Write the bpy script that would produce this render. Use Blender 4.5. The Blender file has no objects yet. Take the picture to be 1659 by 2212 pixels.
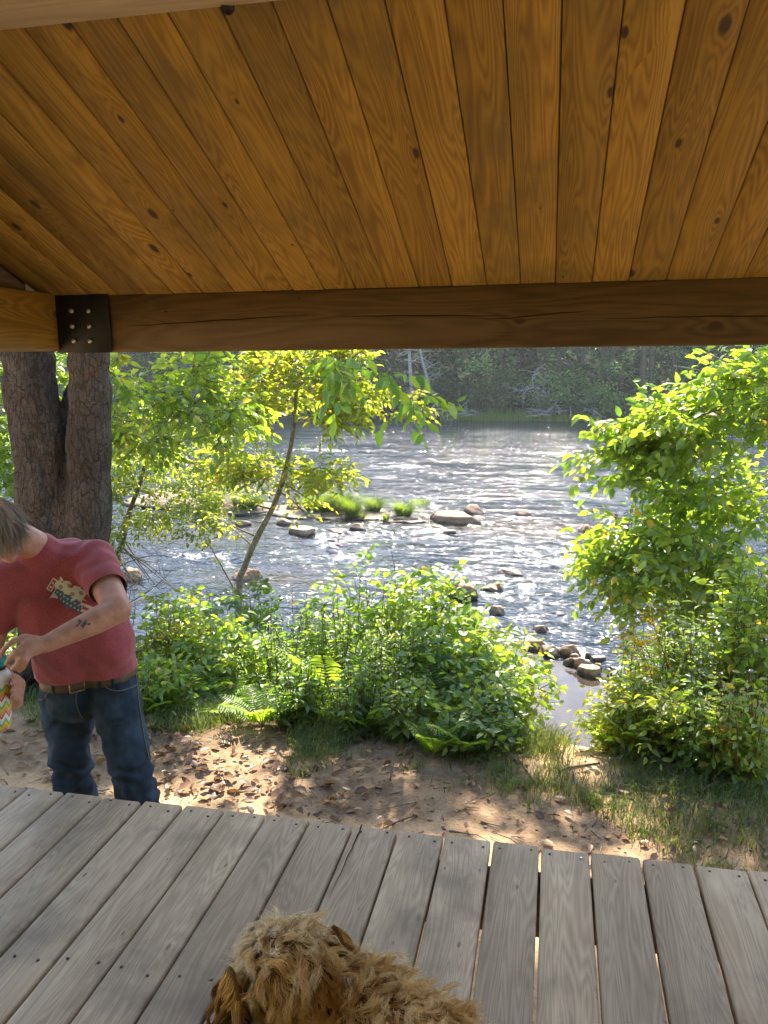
import bpy, math, random
import numpy as np
from mathutils import Vector, Matrix, noise as mnoise
from mathutils.bvhtree import BVHTree

scene = bpy.context.scene
COL = scene.collection
# ------------------------------------------------------------------ camera frame (origin = camera, z up, +y towards the river)
CAM = np.array([[0.97812075, 0.20785836, -0.00864325],
                [-0.03065251, 0.18508584, 0.98224419],
                [-0.20576741, 0.96048849, -0.18740768]])
FPX = 1720.0
GZ = -2.2            # trodden ground beside the platform
WZ = -3.4            # river level
DZ = -1.5            # platform top
def ray(px, py):
    return np.array([(px - 829.5) / FPX, -(py - 1106) / FPX, 1.0]) @ CAM
def P(px, py, Y):
    r = ray(px, py); return r * (Y / r[1])
def PZ(px, py, Z):
    r = ray(px, py); return r * (Z / r[2])
def nrm(v):
    v = np.asarray(v, float); return v / (np.linalg.norm(v, axis=-1, keepdims=True) + 1e-12)
def V3(p): return Vector((float(p[0]), float(p[1]), float(p[2])))

SUN_EL, SUN_AZ = math.radians(50), math.radians(-6)
SUN = np.array([math.sin(SUN_AZ) * math.cos(SUN_EL), math.cos(SUN_AZ) * math.cos(SUN_EL), math.sin(SUN_EL)])

def tag(o, label=None, cat=None, group=None, kind=None):
    if label: o['label'] = label
    if cat: o['category'] = cat
    if group: o['group'] = group
    if kind: o['kind'] = kind
    return o
def empty(name, loc, label=None, cat=None, group=None):
    o = bpy.data.objects.new(name, None); o.empty_display_size = 0.1
    o.location = V3(loc); COL.objects.link(o)
    return tag(o, label, cat, group)

class MB:
    """collects vertices, tris and quads (world coordinates) and builds one mesh"""
    def __init__(s): s.v = []; s.f3 = []; s.f4 = []; s.n = 0; s.t = []; s.g = []; s.m3 = []; s.m4 = []
    def add(s, v, f3=None, f4=None, tint=None, gc=None, mi=0):
        v = np.asarray(v, float).reshape(-1, 3)
        if f3 is not None and len(f3):
            f3 = np.asarray(f3, int).reshape(-1, 3); s.f3.append(f3 + s.n); s.m3.append(np.full(len(f3), mi))
        if f4 is not None and len(f4):
            f4 = np.asarray(f4, int).reshape(-1, 4); s.f4.append(f4 + s.n); s.m4.append(np.full(len(f4), mi))
        s.v.append(v); s.n += len(v)
        s.t.append(np.broadcast_to(np.asarray(0.5 if tint is None else tint, float), (len(v),)))
        s.g.append(np.zeros((len(v), 3)) if gc is None else np.asarray(gc, float))
        return s
    def data(s):
        z3 = np.zeros((0, 3), int); z4 = np.zeros((0, 4), int)
        return (np.concatenate(s.v), np.concatenate(s.f3) if s.f3 else z3, np.concatenate(s.f4) if s.f4 else z4)
    def build(s, name, mat, parent=None, smooth=True, loc=None, gc=False):
        v, f3, f4 = s.data()
        off = np.zeros(3)
        if parent is not None: off = np.array(parent_world(parent))
        elif loc is not None: off = np.asarray(loc, float)
        me = bpy.data.meshes.new(name)
        me.vertices.add(len(v)); me.vertices.foreach_set('co', (v - off).astype(np.float32).ravel())
        li = np.concatenate([f3.ravel(), f4.ravel()]).astype(np.int32)
        me.loops.add(len(li)); me.loops.foreach_set('vertex_index', li)
        np_ = len(f3) + len(f4)
        me.polygons.add(np_)
        st = np.concatenate([np.arange(len(f3)) * 3, len(f3) * 3 + np.arange(len(f4)) * 4]).astype(np.int32)
        me.polygons.foreach_set('loop_start', st)
        if smooth: me.polygons.foreach_set('use_smooth', np.ones(np_, bool))
        mats = mat if isinstance(mat, (list, tuple)) else [mat]
        for m in mats: me.materials.append(m)
        if len(mats) > 1:
            mi = np.concatenate([np.concatenate(s.m3) if s.m3 else np.zeros(0, int), np.concatenate(s.m4) if s.m4 else np.zeros(0, int)])
            me.polygons.foreach_set('material_index', mi.astype(np.int32))
        a = me.attributes.new('tint', 'FLOAT', 'POINT'); a.data.foreach_set('value', np.concatenate(s.t).astype(np.float32))
        if gc:
            a = me.attributes.new('gc', 'FLOAT_VECTOR', 'POINT'); a.data.foreach_set('vector', np.concatenate(s.g).astype(np.float32).ravel())
        me.update(calc_edges=True); me.validate()
        o = bpy.data.objects.new(name, me); COL.objects.link(o)
        if parent is not None: o.parent = parent
        elif loc is not None: o.location = V3(loc)
        return o
def parent_world(o):
    p = np.zeros(3)
    while o is not None:
        p = p + np.array(o.location); o = o.parent
    return p

def frames(path):
    path = np.asarray(path, float); t = np.gradient(path, axis=0); t = nrm(t)
    ref = np.array([0.31, 0.17, 0.93]);
    u = []
    a = nrm(np.cross(t[0], ref))
    for k in range(len(path)):
        a = a - t[k] * (a @ t[k]); a = nrm(a); u.append(a)
    u = np.array(u); w = np.cross(t, u)
    return t, u, w
def tube(mb, path, rad, sides=6, tint=None, bump=0.0, seed=0, cap=True):
    path = np.asarray(path, float); n = len(path)
    rad = np.broadcast_to(np.asarray(rad, float), (n,))
    t, u, w = frames(path)
    a = np.linspace(0, 2 * np.pi, sides, endpoint=False)
    rr = rad[:, None] * np.ones((1, sides))
    if bump:
        rg = np.random.default_rng(seed)
        ph = rg.uniform(0, 6.28, 6)
        s = np.linspace(0, n * 0.7, n)[:, None]
        rr = rr * (1 + bump * (np.sin(3 * a + ph[0] + s * .5) * .5 + np.sin(5 * a + ph[1] - s * .8) * .35 + np.sin(8 * a + ph[2] + s) * .3 + .4 * np.sin(s * 1.7 + ph[3])))
    v = path[:, None, :] + rr[..., None] * (np.cos(a)[None, :, None] * u[:, None, :] + np.sin(a)[None, :, None] * w[:, None, :])
    v = v.reshape(-1, 3)
    i = np.arange(n - 1)[:, None] * sides; j = np.arange(sides)[None, :]; k = (j + 1) % sides
    f = np.stack([i + j, i + k, i + sides + k, i + sides + j], -1).reshape(-1, 4)
    f3 = []
    if cap:
        v = np.concatenate([v, path[:1], path[-1:]])
        c0, c1 = n * sides, n * sides + 1
        for q in range(sides):
            f3.append((c0, (q + 1) % sides, q)); f3.append((c1, (n - 1) * sides + q, (n - 1) * sides + (q + 1) % sides))
    mb.add(v, f3, f, tint)
def smooth_path(pts, sub=4):
    pts = np.array(pts); n = len(pts); out = []
    for q in np.linspace(0, n - 1, (n - 1) * sub + 1):
        i = min(int(q), n - 2); f = q - i
        p0, p1, p2, p3 = pts[max(i - 1, 0)], pts[i], pts[i + 1], pts[min(i + 2, n - 1)]
        out.append(.5 * ((2 * p1) + (-p0 + p2) * f + (2 * p0 - 5 * p1 + 4 * p2 - p3) * f * f + (-p0 + 3 * p1 - 3 * p2 + p3) * f ** 3))
    return np.array(out)
def blades(rg, P0, L, Wd, tint, bend=.5, az=None):
    n = len(P0); az = rg.uniform(0, 6.28, n) if az is None else az + rg.normal(size=n) * .7; d = np.stack([np.cos(az), np.sin(az), 0 * az], -1); s = np.stack([-np.sin(az + .8), np.cos(az + .8), 0 * az], -1)
    up = np.array([0, 0, 1.0]); b = bend * rg.uniform(.3, 1.4, n)[:, None]
    L = L[:, None]; Wd = Wd[:, None]
    m = P0 + up * L * .55 + d * L * b * .25; t = P0 + up * L * (.95 - .25 * b) + d * L * b
    v = np.stack([P0 - s * Wd, P0 + s * Wd, m - s * Wd * .8, m + s * Wd * .8, t], 1).reshape(-1, 3); i = np.arange(n)[:, None] * 5
    return v, i + np.array([[2, 3, 4]]), i + np.array([[0, 1, 3, 2]]), np.repeat(tint, 5)
def box(mb, lo, hi, bev=0.0, tint=None, gc_id=None, axis=1, mi=0):
    """box with chamfered edges (8-gon profile along `axis`)"""
    lo = np.asarray(lo, float); hi = np.asarray(hi, float)
    ax = axis; b, c = [k for k in range(3) if k != ax]
    e = max(bev, 1e-4)
    prof = [(lo[b] + e, lo[c]), (hi[b] - e, lo[c]), (hi[b], lo[c] + e), (hi[b], hi[c] - e), (hi[b] - e, hi[c]), (lo[b] + e, hi[c]), (lo[b], hi[c] - e), (lo[b], lo[c] + e)]
    v = []
    for av, ins in ((lo[ax], 1), (lo[ax] + e, 0), (hi[ax] - e, 0), (hi[ax], 1)):
        for p in prof:
            q = np.zeros(3); q[ax] = av
            cx, cc = (lo[b] + hi[b]) / 2, (lo[c] + hi[c]) / 2
            q[b] = p[0] - ins * e * np.sign(p[0] - cx); q[c] = p[1] - ins * e * np.sign(p[1] - cc); v.append(q)
    v = np.array(v); f4 = []
    for r in range(3):
        for j in range(8): f4.append((r * 8 + j, r * 8 + (j + 1) % 8, r * 8 + 8 + (j + 1) % 8, r * 8 + 8 + j))
    for base in (0, 24):
        f4 += [(base, base + 1, base + 2, base + 7), (base + 7, base + 2, base + 3, base + 6), (base + 6, base + 3, base + 4, base + 5)]
    gc = None
    if gc_id is not None:
        gc = np.stack([v[:, ax], v[:, b] - lo[b] + (v[:, c] - lo[c]) * 0.8, np.full(len(v), gc_id)], -1)
    mb.add(v, None, f4, tint, gc, mi)
    return v

def ellipsoid(mb, c, r, rot=None, nu=16, nv=10, tint=None):
    th = np.linspace(0, np.pi, nv + 1)[1:-1]; ph = np.linspace(0, 2 * np.pi, nu, endpoint=False)
    v = np.stack([np.sin(th)[:, None] * np.cos(ph), np.sin(th)[:, None] * np.sin(ph), np.cos(th)[:, None] * np.ones(nu)], -1).reshape(-1, 3)
    v = np.concatenate([v, [[0, 0, 1], [0, 0, -1]]]) * np.asarray(r, float)
    if rot is not None: v = v @ np.asarray(rot).T
    v = v + np.asarray(c, float)
    m = nv - 1; f4 = []; f3 = []
    for i in range(m - 1):
        for j in range(nu): f4.append((i * nu + j, i * nu + nu + j, i * nu + nu + (j + 1) % nu, i * nu + (j + 1) % nu))
    for j in range(nu):
        f3.append((m * nu, j, (j + 1) % nu)); f3.append((m * nu + 1, (m - 1) * nu + (j + 1) % nu, (m - 1) * nu + j))
    mb.add(v, f3, f4, tint)

# ---- leaves ------------------------------------------------------------------
LT = np.array([(0, 0, 0), (.28, .40, .07), (.66, .36, .05), (1, 0, -.14), (.66, -.36, .05), (.28, -.40, .07), (.3, 0, 0), (.68, 0, -.04)])
LF = np.array([(0, 6, 1), (1, 6, 7), (1, 7, 2), (2, 7, 3), (0, 5, 6), (5, 4, 7), (5, 7, 6), (4, 3, 7)])
class Leaves:
    def __init__(s): s.p = []; s.a = []; s.n = []; s.l = []; s.w = []; s.t = []
    def add(s, p, a, n, l, w, t):
        p = np.atleast_2d(p); k = len(p)
        s.p.append(p); s.a.append(np.broadcast_to(a, (k, 3))); s.n.append(np.broadcast_to(n, (k, 3)))
        s.l.append(np.broadcast_to(l, (k,))); s.w.append(np.broadcast_to(w, (k,))); s.t.append(np.broadcast_to(t, (k,)))
    def to(s, mb):
        if not s.p: return
        p = np.concatenate(s.p); a = nrm(np.concatenate(s.a)); n = np.concatenate(s.n)
        l = np.concatenate(s.l); w = np.concatenate(s.w); t = np.concatenate(s.t)
        n = nrm(n - a * np.sum(a * n, -1, keepdims=True)); c = np.cross(n, a)
        T = LT
        v = p[:, None] + l[:, None, None] * T[None, :, 0:1] * a[:, None] + (w[:, None, None] * T[None, :, 1:2]) * c[:, None] + (l[:, None, None] * T[None, :, 2:3]) * n[:, None]
        f = (np.arange(len(p))[:, None, None] * 8 + LF[None]).reshape(-1, 3)
        mb.add(v.reshape(-1, 3), f, None, np.repeat(t, 8))

def rnd_in_ellipsoid(rg, c, r, shell=0.0):
    d = nrm(rg.normal(size=3)); q = rg.uniform(shell ** 3, 1) ** (1 / 3)
    return np.asarray(c) + d * q * np.asarray(r)
def curve_path(a, b, rg, n=5, sag=0.0, wob=0.08, d0=None):
    a = np.asarray(a, float); b = np.asarray(b, float); L = np.linalg.norm(b - a)
    t = np.linspace(0, 1, n)[:, None]
    c = (a + b) / 2 + rg.normal(size=3) * wob * L + np.array([0, 0, sag * L])
    if d0 is not None: c = .5 * c + .5 * (a + nrm(d0) * L * .5)
    return (1 - t) ** 2 * a + 2 * t * (1 - t) * c + t ** 2 * b
def spray(lv, rg, start, d, L, nl, ll, lw, tint, flat=.75, droop=.25, wood=None, r0=.003, bothsides=True):
    """a leafy twig: leaves alternate along a curved shoot"""
    end = start + d * L + np.array([0, 0, -droop * L * .4])
    path = curve_path(start, end, rg, 4, .05, .06)
    if wood is not None: tube(wood, path, np.linspace(r0, r0 * .35, 4), 4, cap=False)
    ts = np.linspace(.12, 1, nl) + rg.uniform(-.04, .04, nl)
    ts = np.clip(ts, 0, 1)
    idx = ts * 3; i0 = np.minimum(idx.astype(int), 2); fr = (idx - i0)[:, None]
    p = path[i0] * (1 - fr) + path[i0 + 1] * fr
    ax = nrm(path[i0 + 1] - path[i0])
    up = np.array([0, 0, 1.0]); side = nrm(np.cross(ax, up) + 1e-6)
    sg = np.where(np.arange(nl) % 2 == 0, 1, -1)[:, None]
    sg[-1] = 0
    a = ax * .55 + side * sg * .9 + np.array([0, 0, -droop]) + rg.normal(size=(nl, 3)) * .28
    n = up * flat + rg.normal(size=(nl, 3)) * (1 - flat) * .9
    s = rg.uniform(.65, 1.15, nl)
    lv.add(p + nrm(a) * .012, a, n, ll * s, lw * s, np.where(rg.uniform(size=nl) < .02, 1.0, np.clip(tint + rg.normal(size=nl) * .16, 0, .95)))
def grow(rg, base, brad, blobs, ncl, wood, lv, tw=(.16, .32), ntw=3, nl=8, leaf=(.08, .045), tint=.5, flat=.75, droop=.25, maxr=.03, hole=0.0, rk=.009, bias=(0, 0, 0)):
    """branches reach from the base path to leaf clusters sampled in the blobs"""
    nodes = [np.asarray(p, float) for p in base]; rads = list(np.broadcast_to(brad, (len(nodes),)))
    vol = np.array([np.prod(b[1]) ** .7 for b in blobs]); vol = vol / vol.sum()
    cl = []
    while len(cl) < ncl:
        k = rg.choice(len(blobs), p=vol); q = rnd_in_ellipsoid(rg, blobs[k][0], blobs[k][1])
        if hole and mnoise.noise(V3(q * 2.3 + 7.1)) > hole: continue
        cl.append((q, np.asarray(blobs[k][0])))
    b0 = np.asarray(base[len(base) // 2])
    cl.sort(key=lambda c: np.linalg.norm(c[0] - b0))
    for q, ctr in cl:
        N = np.array(nodes); d = q - N; dist = np.linalg.norm(d, axis=1)
        cost = dist + .45 * np.maximum(0, -d[:, 2]) * 1.0 + .15 * np.linalg.norm(N - b0, axis=1)
        k = int(np.argmin(cost)); L = dist[k]
        if L < .05: k0 = N[k]
        r0 = min(rads[k] * .8, maxr, .004 + rk * L)
        path = curve_path(N[k], q, rg, 5, .04, .07)
        rr = np.linspace(r0, max(.003, r0 * .4), 5)
        tube(wood, path, rr, 5, cap=False)
        for m in (1, 2, 3, 4): nodes.append(path[m]); rads.append(rr[m])
        out = nrm(q - N[k]) * .7 + nrm(q - ctr) * .4 + np.asarray(bias)
        tt = tint + rg.normal() * .1
        for _ in range(ntw):
            dd = nrm(nrm(out) + rg.normal(size=3) * np.array([.75, .75, .4]))
            spray(lv, rg, q, dd, rg.uniform(*tw), nl, leaf[0], leaf[1], tt, flat, droop, wood)
    return nodes

# ------------------------------------------------------------------ materials
class NT:
    def __init__(s, name):
        s.m = bpy.data.materials.new(name); s.m.use_nodes = True; s.t = s.m.node_tree; s.t.nodes.clear()
        s.out = s.n('ShaderNodeOutputMaterial')
    def n(s, typ, **kw):
        o = s.t.nodes.new(typ)
        for k, v in kw.items(): setattr(o, k, v)
        return o
    def l(s, a, b): s.t.links.new(a, b)
    def attr(s, name): return s.n('ShaderNodeAttribute', attribute_name=name)
    def set(s, sock, val):
        if hasattr(val, 'is_linked') or isinstance(val, bpy.types.NodeSocket): s.l(val, sock)
        else: sock.default_value = val
    def math(s, op, a, b=0.0, c=0.0, clamp=False):
        o = s.n('ShaderNodeMath', operation=op, use_clamp=clamp)
        for i, x in enumerate((a, b, c)): s.set(o.inputs[i], x)
        return o.outputs[0]
    def vmath(s, op, a, b=(0, 0, 0)):
        o = s.n('ShaderNodeVectorMath', operation=op); s.set(o.inputs[0], a); s.set(o.inputs[1], b); return o.outputs[0]
    def noise(s, vec, scale, detail=3.0, rough=.55, dist=0.0):
        o = s.n('ShaderNodeTexNoise'); o.inputs['Scale'].default_value = scale; o.inputs['Detail'].default_value = detail
        o.inputs['Roughness'].default_value = rough; o.inputs['Distortion'].default_value = dist
        if vec is not None: s.l(vec, o.inputs['Vector'])
        return o.outputs['Fac']
    def ramp(s, fac, stops, interp='LINEAR'):
        o = s.n('ShaderNodeValToRGB'); o.color_ramp.interpolation = interp
        e = o.color_ramp.elements
        while len(e) < len(stops): e.new(0.5)
        for k, (p, c) in enumerate(stops):
            e[k].position = p; e[k].color = (c, c, c, 1) if isinstance(c, (int, float)) else (*c, 1)
        s.l(fac, o.inputs[0]); return o.outputs[0]
    def mix(s, f, a, b, blend='MIX'):
        o = s.n('ShaderNodeMix', data_type='RGBA', blend_type=blend)
        s.set(o.inputs[0], f)
        for i, x in ((6, a), (7, b)):
            if isinstance(x, tuple): x = (*x, 1) if len(x) == 3 else x
            s.set(o.inputs[i], x)
        return o.outputs[2]
    def bump(s, h, strength=.3, dist=.01, normal=None):
        o = s.n('ShaderNodeBump'); o.inputs['Strength'].default_value = strength; o.inputs['Distance'].default_value = dist
        s.l(h, o.inputs['Height'])
        if normal is not None: s.l(normal, o.inputs['Normal'])
        return o.outputs[0]
    def pbsdf(s, col, rough=.7, normal=None, spec=.3, **kw):
        b = s.n('ShaderNodeBsdfPrincipled')
        s.set(b.inputs['Base Color'], (*col, 1) if isinstance(col, tuple) else col)
        s.set(b.inputs['Roughness'], rough); b.inputs['Specular IOR Level'].default_value = spec
        if normal is not None: s.l(normal, b.inputs['Normal'])
        for k, v in kw.items(): s.set(b.inputs[k], v)
        return b.outputs[0]
    def done(s, sh): s.l(sh, s.out.inputs['Surface']); return s.m
    def obj(s): return s.n('ShaderNodeTexCoord').outputs['Object']
    def xyz(s, v):
        o = s.n('ShaderNodeSeparateXYZ'); s.l(v, o.inputs[0]); return o.outputs
    def comb(s, x, y, z):
        o = s.n('ShaderNodeCombineXYZ')
        for i, q in enumerate((x, y, z)): s.set(o.inputs[i], q)
        return o.outputs[0]

def leaf_mat(name, dark, mid, light, trans=.5, tboost=1.6, gloss=.08, yellow=None, vary=False):
    k = NT(name); t = k.attr('tint').outputs['Fac']
    stops = [(0.1, dark), (.5, mid), (.85, light)]
    if yellow: stops += [(.965, light), (.99, yellow)]
    c = k.ramp(t, stops)
    if vary:
        r_ = k.math('MULTIPLY_ADD', k.n('ShaderNodeObjectInfo').outputs['Random'], 1.1, .45); c = k.mix(1.0, c, k.comb(r_, r_, r_), 'MULTIPLY')
    d = k.n('ShaderNodeBsdfDiffuse'); k.l(c, d.inputs[0])
    tr = k.n('ShaderNodeBsdfTranslucent')
    ct = k.mix(1.0, c, (tboost * 1.1, tboost, tboost * .62), 'MULTIPLY'); k.l(ct, tr.inputs[0])
    m = k.n('ShaderNodeMixShader'); m.inputs[0].default_value = trans; k.l(d.outputs[0], m.inputs[1]); k.l(tr.outputs[0], m.inputs[2])
    g = k.n('ShaderNodeBsdfGlossy'); g.inputs['Roughness'].default_value = .42; g.inputs[0].default_value = (.9, .95, 1, 1)
    m2 = k.n('ShaderNodeMixShader'); m2.inputs[0].default_value = gloss; k.l(m.outputs[0], m2.inputs[1]); k.l(g.outputs[0], m2.inputs[2])
    return k.done(m2.outputs[0])

def wood_mat(name, c_lo, c_mid, c_hi, knot_col, rough=.6, rings=16.0, knots=1.0, grain=.35, stain=None, spec=.25, wear=None):
    k = NT(name); g = k.attr('gc').outputs['Vector']; x = k.xyz(g); pid = x[2]
    off = k.math('MULTIPLY', pid, 7.31)
    v1 = k.comb(k.math('ADD', k.math('MULTIPLY', x[0], .55), off), k.math('ADD', k.math('MULTIPLY', x[1], 7.0), k.math('MULTIPLY', pid, 3.7)), pid)
    # knots
    kv = k.comb(k.math('ADD', k.math('MULTIPLY', x[0], 2.3), off), k.math('ADD', k.math('MULTIPLY', x[1], 5.5), off), pid)
    vo = k.n('ShaderNodeTexVoronoi', voronoi_dimensions='2D'); vo.inputs['Scale'].default_value = 1.0; vo.inputs['Randomness'].default_value = 1.0
    k.l(kv, vo.inputs['Vector'])
    kd = vo.outputs['Distance']; kc = k.xyz(vo.outputs['Color'])[0]
    kr = k.math('MULTIPLY', kc, .11 * knots)
    kn = k.math('SUBTRACT', 1.0, k.math('DIVIDE', kd, k.math('ADD', kr, .002)), clamp=True)      # 1 in the knot centre
    pull = k.math('MULTIPLY', k.math('POWER', 2.718, k.math('MULTIPLY', kd, -7.0)), k.math('MULTIPLY', kc, .35 * knots))
    n1 = k.noise(v1, 1.6, 2.0, .5, .35)
    f = k.math('ADD', n1, pull)
    ring = k.math('PINGPONG', k.math('MULTIPLY', f, rings), .5)
    ring = k.math('MULTIPLY', ring, 2.0)
    fine = k.noise(k.comb(k.math('MULTIPLY', x[0], 6.0), k.math('MULTIPLY', x[1], 260.0), pid), 1.0, 3.0, .6)
    tone = k.noise(k.comb(k.math('MULTIPLY', x[0], .7), k.math('MULTIPLY', x[1], 6.0), off), 1.3, 3.0, .6)
    val = k.math('ADD', k.math('MULTIPLY', ring, grain), k.math('MULTIPLY', fine, .5 - grain * .3))
    val = k.math('ADD', val, k.math('MULTIPLY', k.math('SUBTRACT', tone, .5), .7))
    col = k.ramp(val, [(.15, c_lo), (.45, c_mid), (.8, c_hi)])
    pt = k.n('ShaderNodeTexWhiteNoise', noise_dimensions='1D'); k.l(pid, pt.inputs['W'])
    pm = k.math('MULTIPLY_ADD', pt.outputs['Value'], .42, .78)
    col = k.mix(1.0, col, k.comb(pm, pm, pm), 'MULTIPLY')
    if stain:
        sv = k.noise(k.comb(k.math('MULTIPLY', x[0], 1.0), k.math('ADD', x[1], k.math('MULTIPLY', pid, .15)), 0.0), 2.2, 5.0, .65)
        sm = k.ramp(sv, [(.5, 0.0), (.68, 1.0)])
        col = k.mix(k.math('MULTIPLY', sm, .62), col, stain)
        sp = k.noise(k.comb(k.math('MULTIPLY', x[0], 1.0), k.math('ADD', x[1], k.math('MULTIPLY', pid, .15)), 3.0), 38.0, 4.0, .7)
        spm = k.ramp(sp, [(.66, 0.0), (.72, 1.0)])
        col = k.mix(k.math('MULTIPLY', k.math('MULTIPLY', spm, sm), .8), col, tuple(q * .3 for q in stain))
    km = k.ramp(kn, [(.0, 0.0), (.18, .35), (.42, 1.0)])
    col = k.mix(k.math('MULTIPLY', km, .93), col, knot_col)
    h = k.math('ADD', k.math('MULTIPLY', fine, .5), k.math('MULTIPLY', ring, .35))
    nb = k.bump(h, .35, .0025)
    return k.done(k.pbsdf(col, rough, nb, spec))

M = {}
def build_materials():
    M['ceil'] = wood_mat('stained_pine', (.185, .098, .015), (.315, .182, .027), (.42, .262, .046), (.035, .022, .012), .55, 24, .62, .30, stain=(.13, .092, .026))
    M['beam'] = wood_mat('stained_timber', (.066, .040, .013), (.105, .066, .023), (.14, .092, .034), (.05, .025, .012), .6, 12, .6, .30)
    M['beamlit'] = wood_mat('bounce_lit_timber', (.50, .37, .22), (.62, .48, .30), (.70, .56, .38), (.18, .10, .05), .6, 14, .6, .30)  # deck bounce on the tie beam is put into this pale colour
    M['deck'] = wood_mat('weathered_decking', (.25, .188, .122), (.395, .31, .208), (.505, .41, .288), (.15, .11, .08), .75, 26, .35, .22, stain=(.115, .09, .066), spec=.25)
    M['joist'] = wood_mat('joist_timber', (.12, .08, .05), (.17, .12, .075), (.22, .16, .10), (.05, .03, .02), .8)
    k = NT('dark_steel'); v = k.obj(); n = k.noise(v, 40, 4, .6)
    M['steel'] = k.done(k.pbsdf(k.ramp(n, [(.3, (.009, .010, .008)), (.7, (.02, .02, .016))]), .55, k.bump(n, .2, .002), .4, Metallic=.3))
    k = NT('galvanised_bolt'); M['bolt'] = k.done(k.pbsdf((.45, .45, .38), .4, None, .5, Metallic=.8))
    k = NT('screw_steel'); M['screw'] = k.done(k.pbsdf((.10, .075, .055), .5, None, .4, Metallic=.6))
    k = NT('new_screw_steel'); M['screwnew'] = k.done(k.pbsdf((.7, .7, .68), .35, None, .5, Metallic=.8))
    # ground
    k = NT('ground_soil'); v = k.obj(); x = k.xyz(v)
    n1 = k.noise(v, 1.3, 5, .6); n2 = k.noise(v, 11, 6, .68); n3 = k.noise(v, 60, 4, .65)
    soil = k.ramp(n2, [(.3, (.16, .105, .06)), (.5, (.30, .20, .12)), (.72, (.42, .30, .185))])
    sand = k.ramp(n2, [(.3, (.38, .245, .135)), (.7, (.58, .39, .22))])
    pa = k.attr('path').outputs['Fac']
    wob = k.math('ADD', pa, k.math('MULTIPLY', k.math('SUBTRACT', n1, .5), .9))
    c = k.mix(k.ramp(wob, [(.35, 0.0), (.6, 1.0)]), soil, sand)
    c = k.mix(k.ramp(n3, [(.55, 0.0), (.7, .5)]), c, (.075, .05, .032))
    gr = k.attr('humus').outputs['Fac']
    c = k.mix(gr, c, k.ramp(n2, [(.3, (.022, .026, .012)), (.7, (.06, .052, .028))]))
    h = k.math('ADD', k.math('MULTIPLY', n2, .6), k.math('MULTIPLY', n3, .4))
    M['ground'] = k.done(k.pbsdf(c, .95, k.bump(h, .7, .03), .1))
    # water
    k = NT('river_water'); v = k.obj(); x = k.xyz(v); calm = k.attr('calm').outputs['Fac']; foam = k.attr('foam').outputs['Fac']; riff = k.attr('riffle').outputs['Fac']
    wv = k.comb(k.math('MULTIPLY', x[0], .55), x[1], 0.0)
    a1 = k.noise(wv, 3.0, 2, .5, .6); a2 = k.noise(wv, 9.5, 2, .5, .8); a3 = k.noise(wv, 24.0, 1, .5, .3)
    h = k.math('ADD', k.math('MULTIPLY', a1, 1.0), k.math('ADD', k.math('MULTIPLY', a2, .34), k.math('MULTIPLY', a3, .13)))
    st = k.noise(k.comb(k.math('MULTIPLY', x[0], .22), k.math('MULTIPLY', x[1], .75), 0.0), 1.0, 3, .55, .8)
    h = k.math('MULTIPLY', h, k.ramp(st, [(.34, .42), (.62, 1.0)]))
    h = k.math('MULTIPLY', h, k.math('MULTIPLY_ADD', calm, -.985, 1.0))
    bmp = k.bump(h, 1.0, .115)
    bt = k.noise(v, .5, 4, .6); bb = k.noise(v, 5.0, 4, .6)
    bedc = k.ramp(bb, [(.35, (.035, .022, .010)), (.65, (.085, .055, .026))])
    shal = k.math('MAXIMUM', k.math('MULTIPLY', k.attr('shallow').outputs['Fac'], .5), k.math('MULTIPLY', calm, .6))
    base = k.mix(shal, (.013, .021, .031), bedc)
    wat = k.n('ShaderNodeBsdfPrincipled'); k.l(base, wat.inputs['Base Color']); wat.inputs['Roughness'].default_value = .06
    wat.inputs['IOR'].default_value = 1.36; wat.inputs['Specular IOR Level'].default_value = .55; k.l(bmp, wat.inputs['Normal'])
    k.l(k.math('MULTIPLY_ADD', calm, -.02, .05), wat.inputs['Roughness'])
    fn = k.noise(k.comb(k.math('MULTIPLY', x[0], .6), x[1], 0.0), 14.0, 5, .7, .8)
    fl_ = k.noise(k.comb(k.math('MULTIPLY', x[0], .5), x[1], 4.0), 2.2, 3, .6, .8)
    ff = k.math('ADD', k.math('MULTIPLY', foam, k.ramp(fl_, [(.38, .45), (.6, 1.15)])), k.math('MULTIPLY', k.math('SUBTRACT', fn, .5), 1.5))
    fm = k.ramp(ff, [(.5, 0.0), (.72, 1.0)])
    fb = k.pbsdf((.82, .84, .86), .6, bmp, .4)
    m = k.n('ShaderNodeMixShader'); k.l(k.math('MULTIPLY', fm, .9), m.inputs[0]); k.l(wat.outputs[0], m.inputs[1]); k.l(fb, m.inputs[2])
    M['water'] = k.done(m.outputs[0])
    # rocks
    def rock(name, a, b, c, wet=.55):
        k = NT(name); v = k.obj(); geo = k.n('ShaderNodeNewGeometry').outputs['Position']; z = k.xyz(geo)[2]
        n1 = k.noise(v, 3.5, 5, .6); n2 = k.noise(v, 24, 5, .7); n3 = k.noise(v, 90, 2, .5)
        col = k.ramp(k.math('ADD', k.math('MULTIPLY', n1, .6), k.math('MULTIPLY', n2, .4)), [(.32, a), (.5, b), (.68, c)])
        col = k.mix(k.ramp(n3, [(.58, 0.0), (.68, .5)]), col, tuple(q * .4 for q in a))
        wl = k.math('ADD', z, k.math('MULTIPLY', k.math('SUBTRACT', n1, .5), .1))
        wm = k.ramp(k.math('SUBTRACT', wl, WZ), [(.0, 1.0), (.03, 1.0), (.07, 0.0)])
        col = k.mix(k.math('MULTIPLY', wm, wet), col, tuple(q * .22 for q in a))
        r = k.math('MULTIPLY_ADD', wm, -.55, .85)
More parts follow.
